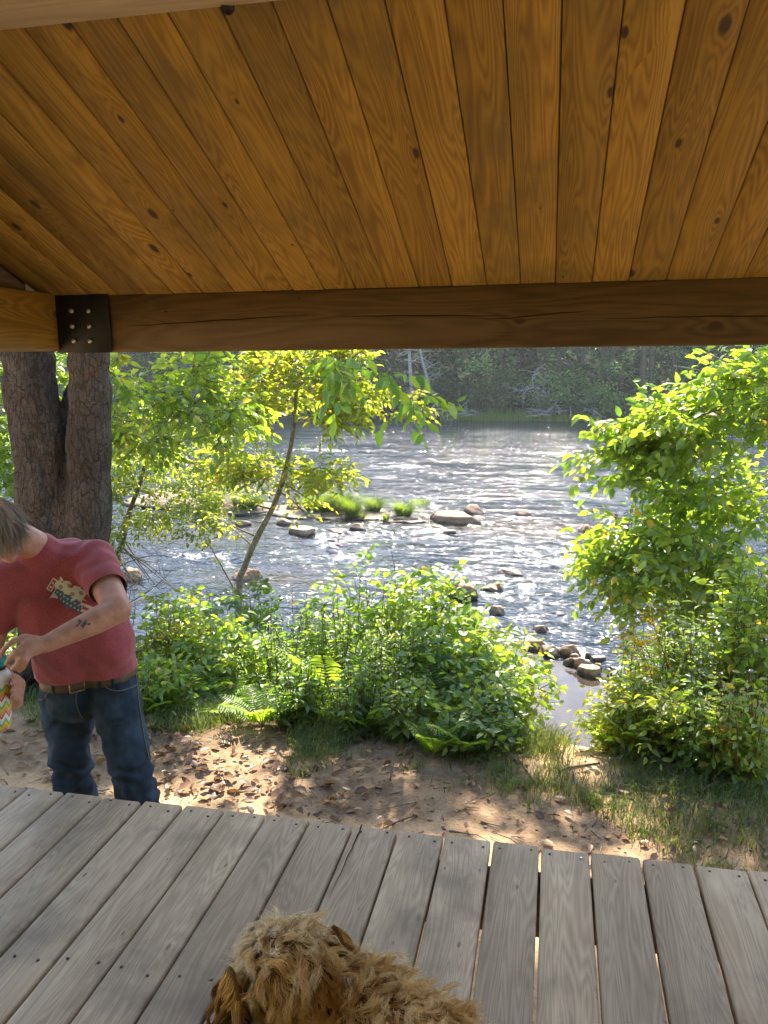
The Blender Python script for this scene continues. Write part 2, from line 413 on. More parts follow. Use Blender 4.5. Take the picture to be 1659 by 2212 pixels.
        return k.done(k.pbsdf(col, r, k.bump(k.math('ADD', n2, k.math('MULTIPLY', n3, .4)), .6, .02), .35))
    M['rock'] = rock('brown_river_rock', (.15, .092, .058), (.27, .175, .112), (.39, .27, .185), .8)
    M['rock2'] = rock('tan_river_rock', (.20, .14, .095), (.33, .24, .17), (.46, .35, .26), .8)
    M['rock3'] = rock('grey_river_rock', (.11, .08, .057), (.20, .152, .11), (.31, .245, .185), .8)
    # bark
    k = NT('rough_bark'); v = k.obj(); x = k.xyz(v)
    vv = k.comb(x[0], x[1], k.math('MULTIPLY', x[2], .26))
    vo = k.n('ShaderNodeTexVoronoi', feature='DISTANCE_TO_EDGE'); vo.inputs['Scale'].default_value = 36
    dn = k.n('ShaderNodeTexNoise'); dn.inputs['Scale'].default_value = 13; dn.inputs['Detail'].default_value = 4; k.l(vv, dn.inputs['Vector'])
    k.l(k.vmath('ADD', vv, k.vmath('MULTIPLY', dn.outputs['Color'], (.11, .11, .05))), vo.inputs['Vector'])
    crk = k.ramp(vo.outputs['Distance'], [(.0, .45), (.09, 1.0)])
    n1 = k.noise(v, 5, 4, .6); n2 = k.noise(k.comb(x[0], x[1], k.math('MULTIPLY', x[2], 2.5)), 45, 4, .65)
    col = k.ramp(k.math('ADD', k.math('MULTIPLY', n1, .5), k.math('MULTIPLY', n2, .5)), [(.3, (.045, .034, .027)), (.5, (.095, .073, .058)), (.72, (.19, .155, .125))])
    col = k.mix(k.ramp(k.noise(v, 2.1, 4, .65), [(.58, 0.0), (.72, .7)]), col, (.15, .16, .125))
    col = k.mix(k.ramp(k.noise(v, 6.3, 3, .6), [(.62, 0.0), (.72, .6)]), col, (.15, .07, .04))
    col = k.mix(crk, (.02, .015, .012), col)
    h = k.math('ADD', k.math('MULTIPLY', crk, .7), k.math('MULTIPLY', n2, .3))
    M['bark'] = k.done(k.pbsdf(col, .9, k.bump(h, .9, .022), .15))
    k = NT('grey_twig_bark'); v = k.obj(); n = k.noise(v, 30, 4, .6)
    M['twig'] = k.done(k.pbsdf(k.ramp(n, [(.3, (.09, .07, .05)), (.55, (.18, .15, .115)), (.75, (.32, .30, .25))]), .85, k.bump(n, .5, .006), .15))
    k = NT('lichen_grey_bark'); v = k.obj(); n = k.noise(v, 26, 4, .65)
    M['sapbark'] = k.done(k.pbsdf(k.ramp(n, [(.3, (.13, .105, .075)), (.5, (.26, .225, .165)), (.7, (.44, .42, .34))]), .85, k.bump(n, .5, .006), .15))
    k = NT('green_stem'); n = k.noise(k.obj(), 8, 3)
    M['stem'] = k.done(k.pbsdf(k.ramp(n, [(.3, (.10, .12, .035)), (.6, (.17, .13, .06))]), .7, None, .2))
    k = NT('bleached_deadwood'); n = k.noise(k.obj(), 6, 4)
    M['dead'] = k.done(k.pbsdf(k.ramp(n, [(.3, (.22, .205, .18)), (.7, (.42, .40, .37))]), .85, None, .15))
    k = NT('split_log_wood'); v = k.obj(); x = k.xyz(v); n = k.noise(k.comb(k.math('MULTIPLY', x[0], 4.0), k.math('MULTIPLY', x[1], 30.0), k.math('MULTIPLY', x[2], 30.0)), 2.0, 5, .65)
    M['log'] = k.done(k.pbsdf(k.ramp(n, [(.3, (.16, .08, .03)), (.5, (.42, .25, .11)), (.7, (.60, .40, .2))]), .8, k.bump(n, .8, .02), .15))
    # leaves
    M['leaf_yel'] = leaf_mat('yellow_green_leaves', (.14, .22, 0.023), (.23, .30, 0.030), (.33, .35, 0.042), .6, 2.0, .04, (.45, .24, 0.038))
    M['leaf_mid'] = leaf_mat('bright_green_leaves', (.085, .18, 0.023), (.165, .275, 0.027), (.25, .325, 0.034), .58, 2.1, .05, (.36, .28, 0.048))
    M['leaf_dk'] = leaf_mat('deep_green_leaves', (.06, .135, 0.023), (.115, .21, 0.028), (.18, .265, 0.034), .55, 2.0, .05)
    M['leaf_fern'] = leaf_mat('fern_green_leaves', (.10, .19, 0.023), (.16, .27, 0.027), (.23, .315, 0.034), .56, 2.1, .04)
    M['leaf_blue'] = leaf_mat('dull_green_leaves', (.075, .135, 0.038), (.135, .205, 0.049), (.19, .255, 0.065), .53, 1.9, .05)
    M['grass'] = leaf_mat('grass_blades', (.06, .105, .018), (.12, .175, .03), (.22, .23, .06), .45, 1.6, .05, (.38, .31, .15))
    M['sedge'] = leaf_mat('sedge_blades', (.10, .18, .018), (.17, .265, .025), (.26, .33, .035), .5, 1.8, .04)
    M['far1'] = leaf_mat('far_conifer_foliage', (.012, .036, .018), (.055, .135, .052), (.12, .225, .075), .4, 1.6, .02, None, True)
    M['far2'] = leaf_mat('far_broadleaf_foliage', (.03, .075, .026), (.105, .205, .055), (.18, .29, .07), .45, 1.7, .03, None, True)
    M['gold'] = leaf_mat('goldenrod_flowers', (.5, .33, .01), (.66, .45, .015), (.8, .58, .03), .35, 1.1, .02)
    M['dry'] = leaf_mat('dry_brown_leaves', (.10, .055, .028), (.23, .125, .06), (.40, .235, .12), .25, 1.2, .04, (.5, .32, .05))
    M['deadleaf'] = leaf_mat('withered_leaves', (.05, .03, .02), (.10, .06, .035), (.16, .10, .05), .25, 1.1, .03)
build_materials()

def fuse(name, mb, voxel, smooth, mat, parent, factor=.5):
    o = mb.build('tmp', mat, None)
    r = o.modifiers.new('r', 'REMESH'); r.mode = 'VOXEL'; r.voxel_size = voxel
    s = o.modifiers.new('s', 'SMOOTH'); s.iterations = smooth; s.factor = factor
    bpy.context.view_layer.update(); dg = bpy.context.evaluated_depsgraph_get()
    me = bpy.data.meshes.new_from_object(o.evaluated_get(dg)); bpy.data.objects.remove(o)
    me.name = name
    if not me.materials: me.materials.append(mat)
    me.polygons.foreach_set('use_smooth', np.ones(len(me.polygons), bool))
    off = parent_world(parent); co = np.empty(len(me.vertices) * 3, np.float32); me.vertices.foreach_get('co', co)
    W = co.reshape(-1, 3).copy(); me.vertices.foreach_set('co', (W - off).astype(np.float32).ravel()); me.update()
    ob = bpy.data.objects.new(name, me); COL.objects.link(ob); ob.parent = parent
    return ob, W
def displace(ob, fn):
    me = ob.data; n = len(me.vertices); co = np.empty(n * 3, np.float32); no = np.empty(n * 3, np.float32)
    me.vertices.foreach_get('co', co); me.vertices.foreach_get('normal', no); co = co.reshape(-1, 3); no = no.reshape(-1, 3)
    W = co + parent_world(ob.parent); d = fn(W, no); co = co + no * d[:, None]
    me.vertices.foreach_set('co', co.astype(np.float32).ravel()); me.update()
# ================================================================= SETTING
def sstep(a, b, x):
    t = np.clip((x - a) / (b - a), 0, 1); return t * t * (3 - 2 * t)
_rs = np.random.default_rng(5)
_W = [(_rs.uniform(-1, 1, 2), _rs.uniform(0, 6.28)) for _ in range(40)]
def wob(x, y, f, n=8, o=0):
    s = 0
    for i in range(n):
        d, ph = _W[(i + o) % 40]
        s = s + np.sin((d[0] * x + d[1] * y) * f * (1 + .35 * i) + ph) / (1 + .35 * i)
    return s / 2.5
def shore(x):   # y where the near bank starts to drop
    e = 4.36 + .12 * wob(x, x * 0, 1.3) + 1.9 * sstep(-3.6, -6.5, x) + 2.5 * sstep(-8, -14, x) - .1 * sstep(.8, 2.0, x)
    return e + .12 * np.exp(-((x - .2) / .38) ** 2)
def height(x, y):
    x = np.asarray(x, float); y = np.asarray(y, float)
    e = shore(x)
    path = np.exp(-((x - .2 + .05 * (y - 5)) / .42) ** 2)
    t = (y - e) / 2.5
    z = GZ - .02 * wob(x, y, 2.2) - .055 * sstep(3.3, 4.4, y) * 0 + .0 * x
    z = z + .035 * sstep(3.45, 3.75, y) * (1 - sstep(4.4, 4.9, y)) * (1 - path)
    drop = sstep(-.15, 1.25, t) * 1.9
    z = z - drop
    z = z + .012 * wob(x, y, 6.0, 8, 9)
    far = np.maximum(0, y - 44.6 + .9 * wob(x, x * 0, .25, 6, 4))
    z = np.where(far > 0, np.maximum(z, -4.1) + .75 * sstep(0, 2.2, far) + .42 * np.maximum(0, far - 1.2) - .25 * np.maximum(0, far - 40), z)
    return z
def hz(x, y): return float(height(np.array([x]), np.array([y]))[0])

def grid_mesh(name, xs, ys, zf, mat, attrs=None):
    X, Y = np.meshgrid(xs, ys) if np.ndim(xs) == 1 else (xs, ys)
    Z = zf(X, Y)
    ny, nx = X.shape
    i = np.arange(ny - 1)[:, None] * nx + np.arange(nx - 1)[None]
    f = np.stack([i, i + 1, i + nx + 1, i + nx], -1).reshape(-1, 4)
    mb = MB(); mb.add(np.stack([X, Y, Z], -1).reshape(-1, 3), None, f)
    o = mb.build(name, mat)
    for k, fn in (attrs or {}).items():
        a = o.data.attributes.new(k, 'FLOAT', 'POINT'); a.data.foreach_set('value', fn(X, Y).astype(np.float32).ravel())
    return o
def path_mask(x, y):
    strip = 1 - sstep(3.1, 3.75, y + .12 * wob(x, y, 1.7) + .22 * (x + .4) * (x > -.4) * .6)
    p = np.exp(-((x - .2 + .05 * (y - 5)) / .33) ** 2) * sstep(3.6, 4.3, y)
    return np.clip(np.maximum(strip * .95, p), 0, 1) * (y < 30)
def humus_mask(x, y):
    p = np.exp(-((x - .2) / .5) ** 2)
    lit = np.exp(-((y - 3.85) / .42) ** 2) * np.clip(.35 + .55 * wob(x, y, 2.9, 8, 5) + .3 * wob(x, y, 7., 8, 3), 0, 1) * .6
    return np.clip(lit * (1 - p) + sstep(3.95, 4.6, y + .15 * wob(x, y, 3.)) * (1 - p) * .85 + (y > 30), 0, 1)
ys = np.concatenate([np.linspace(-150, -8, 12), np.linspace(-6, 2.2, 14), np.linspace(2.4, 9.5, 150), np.linspace(10, 42, 20), np.linspace(43, 52, 30), np.linspace(54, 150, 30)])
xs = np.concatenate([np.linspace(-150, -20, 20), np.linspace(-17, -6, 24), np.linspace(-5.9, 3.6, 170), np.linspace(4, 18, 26), np.linspace(20, 150, 20)])
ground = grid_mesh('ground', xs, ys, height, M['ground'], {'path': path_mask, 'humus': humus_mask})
tag(ground, kind='structure')

# ---- rocks: (px, py of the waterline, width px, height px, material, flatness, label)
def c3(cx, cy): return 439 + .529 * cx, 740.6 + .529 * cy
def c4(cx, cy): return 1097 + .3386 * cx, 740.6 + .3386 * cy
ROCKS = [
 (*c3(1040, 742), 105, 24, 'rock', .8, 'broad flat-topped brown slab, the largest rock out in midstream'),
 (*c3(1108, 700), 54, 22, 'rock', .3, 'rounded brown rock resting right behind the broad midstream slab'),
 (*c3(943, 722), 18, 16, 'rock', .2, 'small brown rock touching the end of the broad midstream slab'),
 (*c3(806, 735), 34, 15, 'rock3', .2, 'dark wet rock in front of the smallest round sedge clump'),
 (*c3(860, 732), 24, 10, 'rock3', .3, 'low dark stone between the sedge clump and the broad slab'),
 (*c3(632, 766), 36, 16, 'rock3', .1, 'smooth dark domed rock alone in front of the grassy island'),
 (*c3(405, 790), 66, 20, 'rock2', .6, 'pale pinkish wedge-shaped slab with white water spilling off it'),
 (*c3(545, 780), 52, 9, 'rock', .7, 'long low brown stone barely above the water near the spill'),
 (*c3(338, 748), 42, 18, 'rock3', .1, 'dark pointed rock just behind the leaning sapling trunk'),
 (*c3(380, 696), 44, 22, 'rock', .2, 'brown block of two lumps at the island end by the sapling'),
 (*c3(155, 752), 46, 17, 'rock3', .2, 'dark rock beneath the low yellowish branches, left of the sapling'),
 (*c3(615, 640), 42, 10, 'rock2', .7, 'pale flat rock on the far side of the grassy island'),
 (*c3(180, 632), 54, 13, 'rock', .7, 'long pale ledge by the far-left sedges'),
 (*c3(1010, 782), 36, 10, 'rock2', .4, 'low tan stone in the shallows in front of the broad slab'),
 (*c3(1300, 706), 44, 13, 'rock', .3, 'low brown rock alone to the right of the broad slab'),
 (*c3(1560, 775), 46, 18, 'rock', .3, 'brown rock in the rapids against the edge of the right-hand tree'),
 (*c3(1060, 1052), 70, 40, 'rock', .15, 'large rounded reddish boulder rising above the central bushes'),
 (*c3(1178, 1020), 48, 20, 'rock', .2, 'mottled brown rock beside the large reddish boulder'),
 (*c3(1258, 952), 58, 13, 'rock2', .6, 'flat tan rock with foam breaking at its end'),
 (*c3(1322, 990), 24, 14, 'rock3', .1, 'small black wet rock in the foam below the flat tan rock'),
 (*c3(180, 975), 66, 30, 'rock', .2, 'brown boulder half hidden behind the sapling trunk'),
 (*c3(1197, 1112), 36, 22, 'rock2', .2, 'tan rock peeping over the bushes below the reddish boulder'),
 (*c3(1380, 1176), 34, 11, 'rock', .2, 'small brown rock alone in fast water above the stone row'),
 (287, 1256, 74, 30, 'rock', .3, 'pinkish boulder beside the bare low twigs near the big tree'),
 (*c4(175, 1975), 50, 26, 'rock', .2, 'brown stone at the upper end of the stone row, against the bushes'),
 (*c4(268, 2012), 50, 27, 'rock3', .05, 'smooth round grey stone, second along the stone row'),
 (*c4(400, 2008), 52, 30, 'rock', .1, 'rough orange-brown stone in the middle of the stone row'),
 (*c4(432, 2030), 30, 17, 'rock2', .1, 'small tan stone propped against the rough orange-brown one'),
 (*c4(392, 2072), 32, 24, 'rock3', .2, 'upright grey stone dipping into the pool in the stone row'),
 (*c4(470, 2085), 50, 28, 'rock', .1, 'big domed brown stone over the flat one in the stone row'),
 (*c4(522, 2138), 56, 26, 'rock2', .5, 'broad flat tan stone at the near end of the stone row'),
 (*c4(578, 2098), 24, 20, 'rock', .1, 'small brown stone wedged beyond the broad flat tan one'),
 (*c4(580, 2034), 34, 11, 'rock2', .6, 'thin flat stone on the river side of the stone row'),
 (*c4(516, 2014), 16, 14, 'rock3', .1, 'little pale grey stone on the river side of the stone row'),
 (*c4(685, 2160), 22, 16, 'rock', .1, 'small dark stone by the leaves just past the stone row'),
 (*c4(213, 1845), 34, 15, 'rock', .1, 'single brown stone in the river behind the stone row'),
 (*c4(735, 1172), 32, 13, 'rock', .3, 'low brown stone showing through the right-hand tree leaves'),
 (*c4(668, 1122), 26, 15, 'rock', .1, 'reddish rock at the tip of the right-hand tree branches'),
 (*c3(575, 720), 30, 9, 'rock2', .4, 'tan stone at the front edge of the grassy island'),
 (*c3(455, 722), 40, 12, 'rock3', .4, 'grey stone at the front corner of the grassy island near the sapling'),
 (*c3(85, 690), 50, 20, 'rock3', .2, 'dark boulder among the far-left sedges'),
]
import bmesh
def ico(sub):
    bm = bmesh.new(); bmesh.ops.create_icosphere(bm, subdivisions=sub, radius=1.0)
    v = np.array([q.co[:] for q in bm.verts]); f = np.array([[x.index for x in q.verts] for q in bm.faces]); bm.free(); return v, f
ICO4, ICO5 = ico(4), ico(5)
ROCKPOS = []
def rock_geo(rg, w, d, h, flat, big):
    v, f = ICO5 if big else ICO4
    r = np.full(len(v), 1.0)
    for _ in range(11):
        n = nrm(rg.normal(size=3)); o = rg.uniform(.5, .92); q = v @ n
        lim = np.where(q > .05, o / np.maximum(q, .05), 9)
        r = -np.log(np.exp(-28 * r) + np.exp(-28 * lim)) / 28
    p = v * r[:, None]
    p[:, 2] = np.where(p[:, 2] > 1 - .75 * flat, 1 - .75 * flat + (p[:, 2] - 1 + .75 * flat) * .15, p[:, 2])
    k = rg.uniform(0, 50)
    nn = np.array([mnoise.fractal(V3(q * 2.2 + k), 1.0, 2.0, 4) for q in v])
    p = p * (1 + .07 * nn[:, None])
    p[:, 2] /= max(p[:, 2].max(), .3)
    return p * np.array([w / 2, d / 2, h]), f
for i, (px, py, w, h, mat, flat, lab) in enumerate(ROCKS):
    rg = np.random.default_rng(100 + i)
    c = PZ(px, py, WZ); dep = c @ CAM[2]; W = w * dep / FPX; H = max(h * dep / FPX * .84, .03); D = W * rg.uniform(.6, .85)
    c = c + nrm(c * [1, 1, 0]) * D * .4
    v, f = rock_geo(rg, W * 1.04, D, H, flat, w > 45)
    a = math.radians(rg.uniform(-14, 14)); ca, sa = math.cos(a), math.sin(a)
    v = v @ np.array([[ca, sa, 0], [-sa, ca, 0], [0, 0, 1]])
    mb = MB(); mb.add(v + c, f)
    o = mb.build('river_rock', M[mat], loc=c, smooth=True)
    tag(o, lab, 'rock', 'rocks standing in the river')
    ROCKPOS.append((c, W, D))

# ---- river
def g2(x, y, c, sx, sy): return np.exp(-((x - c[0]) / sx) ** 2 - ((y - c[1]) / sy) ** 2)
FOAM = [(693, 1160, .28, .35), (746, 1203, .35, .35), (720, 1180, .2, .4), (1222, 1188, .45, .5), (1142, 1186, .4, .35), (1000, 1235, .3, .3), (1140, 1268, .28, .22), (1195, 980, 2.0, .9), (690, 972, 2.0, .9), (873, 1006, 1.6, .8),
        (1250, 1200, .5, .4), (1232, 1340, .3, .15), (1180, 1300, .3, .2), (1060, 1130, .6, .4), (880, 1150, .6, .3), (1210, 1215, .6, .25), (460, 1200, 1.2, .35), (600, 1010, 1.5, .5)]
def foam_f(x, y):
    s = 0 * x
    for px, py, sx, sy in FOAM: s = np.maximum(s, .62 * g2(x, y, PZ(px, py, WZ), sx, sy))
    for c, W, D in ROCKPOS:
        s = np.maximum(s, .33 * g2(x, y, c + np.array([W * .15, -D * .35, 0]), W * .75, D * .8))
    return s * (1 - calm_f(x, y))
def calm_f(x, y):
    line = 9.15 - .85 * (x + .17)
    a = 1 - sstep(-.25, .15, y - line)
    return a * sstep(-1.6, -1.0, x) * (1 - sstep(1.4, 2.0, x))
def shallow_f(x, y):
    s = g2(x, y, PZ(1180, 1145, WZ), 2.2, .9) + g2(x, y, PZ(900, 1120, WZ), 3, 1.0) + g2(x, y, PZ(540, 1060, WZ), 3.5, 2.0) + g2(x, y, PZ(580, 1250, WZ), 1.2, .5) + .7 * g2(x, y, PZ(400, 1150, WZ), 3, 1.5)
    return np.clip(s, 0, 1)
def riffle_f(x, y):
    s = .35 + .25 * wob(x, y, .7, 8, 3)
    for px, py, sx, sy in FOAM: s = s + .7 * g2(x, y, PZ(px, py, WZ), sx * 1.5, sy * 1.7)
    return np.clip(s, .05, 1.6) * (1 - calm_f(x, y) * .985)
def water_z(x, y):
    rg = np.random.default_rng(11); z = 0 * x
    wx = x + .15 * wob(x, y, 1.9, 8, 1); wy = y + .12 * wob(x, y, 2.3, 8, 7)
    for i in range(26):
        lam = rg.uniform(.13, .62); a = rg.normal() * .55 + math.pi / 2; ph = rg.uniform(0, 6.28)
        k = 2 * math.pi / lam
        fade = np.clip(1.6 - (y / 9.0) / (lam * 6), 0, 1)
        z = z + fade * .012 * lam ** .8 * np.sin(k * (math.cos(a) * wx + math.sin(a) * wy) + ph)
    return WZ + z * riffle_f(x, y)
us = np.concatenate([np.linspace(-3.2, -.95, 30), np.linspace(-.93, .33, 430), np.linspace(.36, 2.6, 34)])
yy = 6.4 * np.exp(np.linspace(0, math.log(47.5 / 6.4), 400))
U, YY = np.meshgrid(us, yy)
water = grid_mesh('river_water', U * (YY + 1.0), YY, water_z, M['water'], {'calm': calm_f, 'foam': foam_f, 'shallow': shallow_f, 'riffle': riffle_f})
tag(water, kind='structure')

# ================================================================= PAVILION
pav = empty('pavilion', (0, 2.4, GZ), 'timber pavilion roof of stained pine boards on heavy beams over the wooden platform', 'pavilion')
SL = math.tan(math.radians(22.4)); CZ0 = .205
def ceil_z(y): return CZ0 + (2.3 - y) * SL
rg = np.random.default_rng(3)
cb = MB()
edges = [-1.585, -1.515, -1.42, -1.325, -1.233, -1.141, -1.042, -.943, -.852, -.76, -.666, -.571, -.479, -.387, -.292, -.196, -.102, -.008, .088, .184, .28, .379]
while edges[-1] < 3.2: edges.append(edges[-1] + rg.uniform(.092, .099))
ridge = -.7
for i in range(len(edges) - 1):
    x0, x1 = edges[i] + .0009, edges[i + 1] - .0009
    dz = rg.uniform(-.0015, .0015); th = .03; b = .003
    prof = [(x0 + b, 0), (x1 - b, 0), (x1, b), (x1, th), (x0, th), (x0, b)]
    ysn = np.array([2.655, 1.6, .6, ridge]); v = []; gc = []
    for yv in ysn:
        for px_, pz_ in prof:
            v.append((px_, yv, ceil_z(yv) + pz_ + dz)); gc.append((yv * 1.08, px_ - x0, i + 1.0))
    f = [(r * 6 + j, r * 6 + (j + 1) % 6, r * 6 + 6 + (j + 1) % 6, r * 6 + 6 + j) for r in range(3) for j in range(6)] + [(0, 1, 2, 5), (5, 2, 3, 4)]
    cb.add(v, None, f, None, gc)
    # rear slope
    v2 = []
    for yv in (ridge, -4.0):
        for px_, pz_ in prof: v2.append((px_, yv, ceil_z(ridge) - (ridge - yv) * SL + pz_ + dz))
    cb.add(v2, None, [(j, (j + 1) % 6, 6 + (j + 1) % 6, 6 + j) for j in range(6)], None, [(q[1], q[0] - x0, i + 40.0) for q in v2])
cb.build('ceiling_boards', M['ceil'], pav, smooth=False, gc=True)
# roof covering
rm = MB()
for (y0, z0, y1, z1) in ((2.70, ceil_z(2.70) + .033, ridge, ceil_z(ridge) + .033), (ridge, ceil_z(ridge) + .033, -4.05, ceil_z(ridge) - (ridge + 4.05) * SL + .033)):
    v = [(x, y, z + t) for t in (0, .06) for (y, z) in ((y0, z0), (y1, z1)) for x in (-2.0, 3.35)]
    rm.add(v, None, [(0, 1, 3, 2), (4, 6, 7, 5), (0, 4, 5, 1), (2, 3, 7, 6), (0, 2, 6, 4), (1, 5, 7, 3)])
k = NT('brown_roofing'); M['roof'] = k.done(k.pbsdf((.07, .05, .035), .6, None, .3))
rm.build('roof_covering', M['roof'], pav, smooth=False)
# beams
fb = MB(); box(fb, (-1.53, 2.30, .032), (3.3, 2.44, .204), .006, gc_id=3.0, axis=0)
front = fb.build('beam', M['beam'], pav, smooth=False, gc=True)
ck = MB()     # drying crack along the beam face
for (xa, za, xb, zb) in ((-1.30, .107, -.72, .128), (-.62, .125, -.12, .118), (-.2, .112, .1, .126), (.12, .105, .75, .108)):
    n = 14; t = np.linspace(0, 1, n); rgk = np.random.default_rng(int(xa * 100) + 500)
    px_ = xa + (xb - xa) * t; pz_ = za + (zb - za) * t + np.cumsum(rgk.normal(size=n)) * .0012; wd = .0016 * np.sin(np.pi * np.clip(t, .03, .97)) + .0003
    v = np.concatenate([np.stack([px_, np.full(n, 2.2988), pz_ - wd], -1), np.stack([px_, np.full(n, 2.2988), pz_ + wd], -1), np.stack([px_, np.full(n, 2.305), pz_], -1)])
    j = np.arange(n - 1); ck.add(v, None, np.concatenate([np.stack([j, j + 1, n + j + 1, n + j], -1)]))
k = NT('crack_shadow_wood'); M['crack'] = k.done(k.pbsdf((.035, .02, .01), .9, None, .1))
c = ck.build('crack', M['crack'], front, smooth=False)
sb = MB(); box(sb, (-1.67, -3.6, .036), (-1.532, 2.296, .212), .006, gc_id=8.0, axis=1)
sbo = sb.build('beam', M['ceil'], pav, smooth=False, gc=True)
tb = MB(); box(tb, (-1.5, 1.13, .548), (3.2, 1.302, .66), .006, gc_id=12.0, axis=0)
tie = tb.build('tie_beam', M['beamlit'], pav, smooth=False, gc=True); tie['label'] = 'timber crossing close overhead, coloured pale for bounce light'
bo = MB(); tube(bo, [P(492, 16, 1.295), P(492, 16, 1.33)], .011, 10); bo.build('bolt', M['steel'], tie)
# gable boards above the side beam, shade put into their dark colour
gb = MB()
for i in range(10):
    z0 = .214 + i * .14
    yh = 2.3 - (z0 - CZ0 + .0) / SL
    if yh < ridge: break
    box(gb, (-1.63, ridge - 3.2, z0), (-1.60, min(yh + .0, 2.25), z0 + .136), .004, gc_id=30.0 + i, axis=1)
gb.build('gable_boards', M['joist'], pav, smooth=False, gc=True)
# steel bracket joining both beams
br = MB(); box(br, (-1.541, 2.290, .0305), (-1.352, 2.2985, .2065), .002, axis=0)
bro = br.build('bracket_plate', M['steel'], pav, smooth=False)
for px, py in ((155, 672), (192, 672), (157, 705), (194, 705), (161, 737), (196, 737)):
    q = P(px, py, 2.29); b = MB(); tube(b, [q + [0, .001, 0], q + [0, -.006, 0], q + [0, -.008, 0]], [.0075, .0075, .005], 6); b.build('bolt', M['bolt'], bro, smooth=False)
for (x, y) in ((3.1, 2.37), (-1.6, -3.4), (3.1, -3.4)):
    po = MB(); box(po, (x - .08, y - .08, GZ - .1), (x + .08, y + .08, .03), .008, gc_id=x + 20, axis=2); po.build('post', M['beam'], pav, smooth=False, gc=True)

# ================================================================= PLATFORM
plat = empty('wooden_platform', (0, 1.0, GZ), 'raised platform of grey weathered boards with dark gaps under the pavilion', 'platform')
db = MB(); rg = np.random.default_rng(8); gaps = []
x = -.0015 - .151 * 18
for i in range(40):
    x0 = x + .151 * i + rg.uniform(-.0015, .0015)
    g = .0035 + rg.uniform(-.0012, .002)
    e = 2.305 + rg.uniform(-.006, .006)
    box(db, (x0 + g, -2.2, DZ - .038), (x0 + .151 - .0045, e, DZ + rg.uniform(-.0015, .0015)), .006, gc_id=i + .5, axis=1); gaps.append(x0)
dbo = db.build('deck_boards', M['deck'], plat, smooth=False, gc=True)
sk = MB()     # one board is split
n = 20; t = np.linspace(0, 1, n); rgk = np.random.default_rng(77)
a, b = PZ(782, 1782, DZ), PZ(712, 1940, DZ)
pth = a + (b - a) * t[:, None]; pth[:, 0] += np.cumsum(rgk.normal(size=n)) * .0012; wd = .0022 * (1 - t) + .0004
sk.add(np.concatenate([pth + np.stack([-wd, 0 * wd, 0 * wd + .0022], -1), pth + np.stack([wd, 0 * wd, 0 * wd + .0022], -1)]), None, [(j, n + j, n + j + 1, j + 1) for j in range(n - 1)])
sk.build('crack', M['crack'], plat, smooth=False)
for yj in (2.235, 1.60, .98, .35, -.3, -1.0, -1.7):
    jb = MB(); box(jb, (-2.75, yj - .04, DZ - .24), (3.35, yj, DZ - .0405), .003, gc_id=yj + 9, axis=0); jb.build('joist', M['joist'], plat, smooth=False, gc=True)
for (px, py) in ((-2.5, 2.15), (0.6, 2.15), (3.1, 2.15), (-2.5, -1.5), (.6, -1.5), (3.1, -1.5)):
    jb = MB(); box(jb, (px - .06, py - .06, GZ - .15), (px + .06, py + .04, DZ - .242), .004, gc_id=px + 5, axis=2); jb.build('leg', M['joist'], plat, smooth=False, gc=True)
tmpl = {}
def screw(p, kind):
    if kind not in tmpl:
        b = MB(); tube(b, [np.array([0, 0, -.004]), np.array([0, 0, .0005]), np.array([0, 0, .0012])], [.0042, .0042, .0028], 8)
        o = b.build('screw', M[kind], plat, loc=None); o.data.transform(Matrix.Translation(V3(parent_world(plat)))); tmpl[kind] = o
    else:
        o = tmpl[kind].copy(); COL.objects.link(o)
    o.parent = plat; o.location = V3(np.asarray(p) - parent_world(plat))
sn = 0
for i, gx in enumerate(gaps):
    for yj in (2.275, 1.66 - .08, .96):
        for off in (.035, .118):
            if gx < -2.05 or gx > .68 or sn > 95: continue
            if yj < 1 and gx < -1.0: continue
            sn += 1
            new = abs(gx - .02) < .09 and off > .1 and yj > 2 and i % 2 == 0
            screw((gx + off + rg.uniform(-.008, .008), yj + rg.uniform(-.02, .01), DZ + .0012), 'screwnew' if new else 'screw')
# ================================================================= TREES
def B(px, py, Y, rx, ry, rd):
    c = P(px, py, Y); d = c @ CAM[2]; return (c, (rx * d / FPX, rd, ry * d / FPX))
def wood_leaf(root, wood, lv, wmat, lmat, wname='branches', cname='crown'):
    if wood.n: wood.build(wname, wmat, root)
    m = MB(); lv.to(m)
    return m.build(cname, lmat, root, smooth=False)

# --- big forked tree beside the platform
rg = np.random.default_rng(21)
big = empty('forked_tree', (*P(140, 1500, 4.85)[:2], GZ), 'massive dark-barked tree splitting into thick stems behind the man', 'tree')
tr = MB()
def stem(pts, rad, seed, sides=28, sub=5, bump=.09):
    pts = np.array(pts); n = len(pts); t = np.linspace(0, n - 1, n * sub)
    # catmull-rom
    out = []
    for q in t:
        i = min(int(q), n - 2); f = q - i
        p0, p1, p2, p3 = pts[max(i - 1, 0)], pts[i], pts[i + 1], pts[min(i + 2, n - 1)]
        out.append(.5 * ((2 * p1) + (-p0 + p2) * f + (2 * p0 - 5 * p1 + 4 * p2 - p3) * f * f + (-p0 + 3 * p1 - 3 * p2 + p3) * f ** 3))
    r = np.interp(t, np.arange(n), rad)
    tube(tr, out, r, sides, bump=bump, seed=seed); return np.array(out)
bl = lambda px, py: P(px, py, 4.85)
b0 = bl(112, 1480); b0[2] = GZ - .25; b1 = bl(182, 1480); b1[2] = GZ - .25
s1 = stem([b0, bl(108, 1300), bl(98, 1080), bl(90, 960), bl(66, 840), bl(52, 740), (-3.75, 4.9, 1.2), (-3.7, 5.3, 3.0), (-3.3, 5.8, 5.2)], [.27, .20, .185, .175, .165, .155, .14, .11, .05], 1)
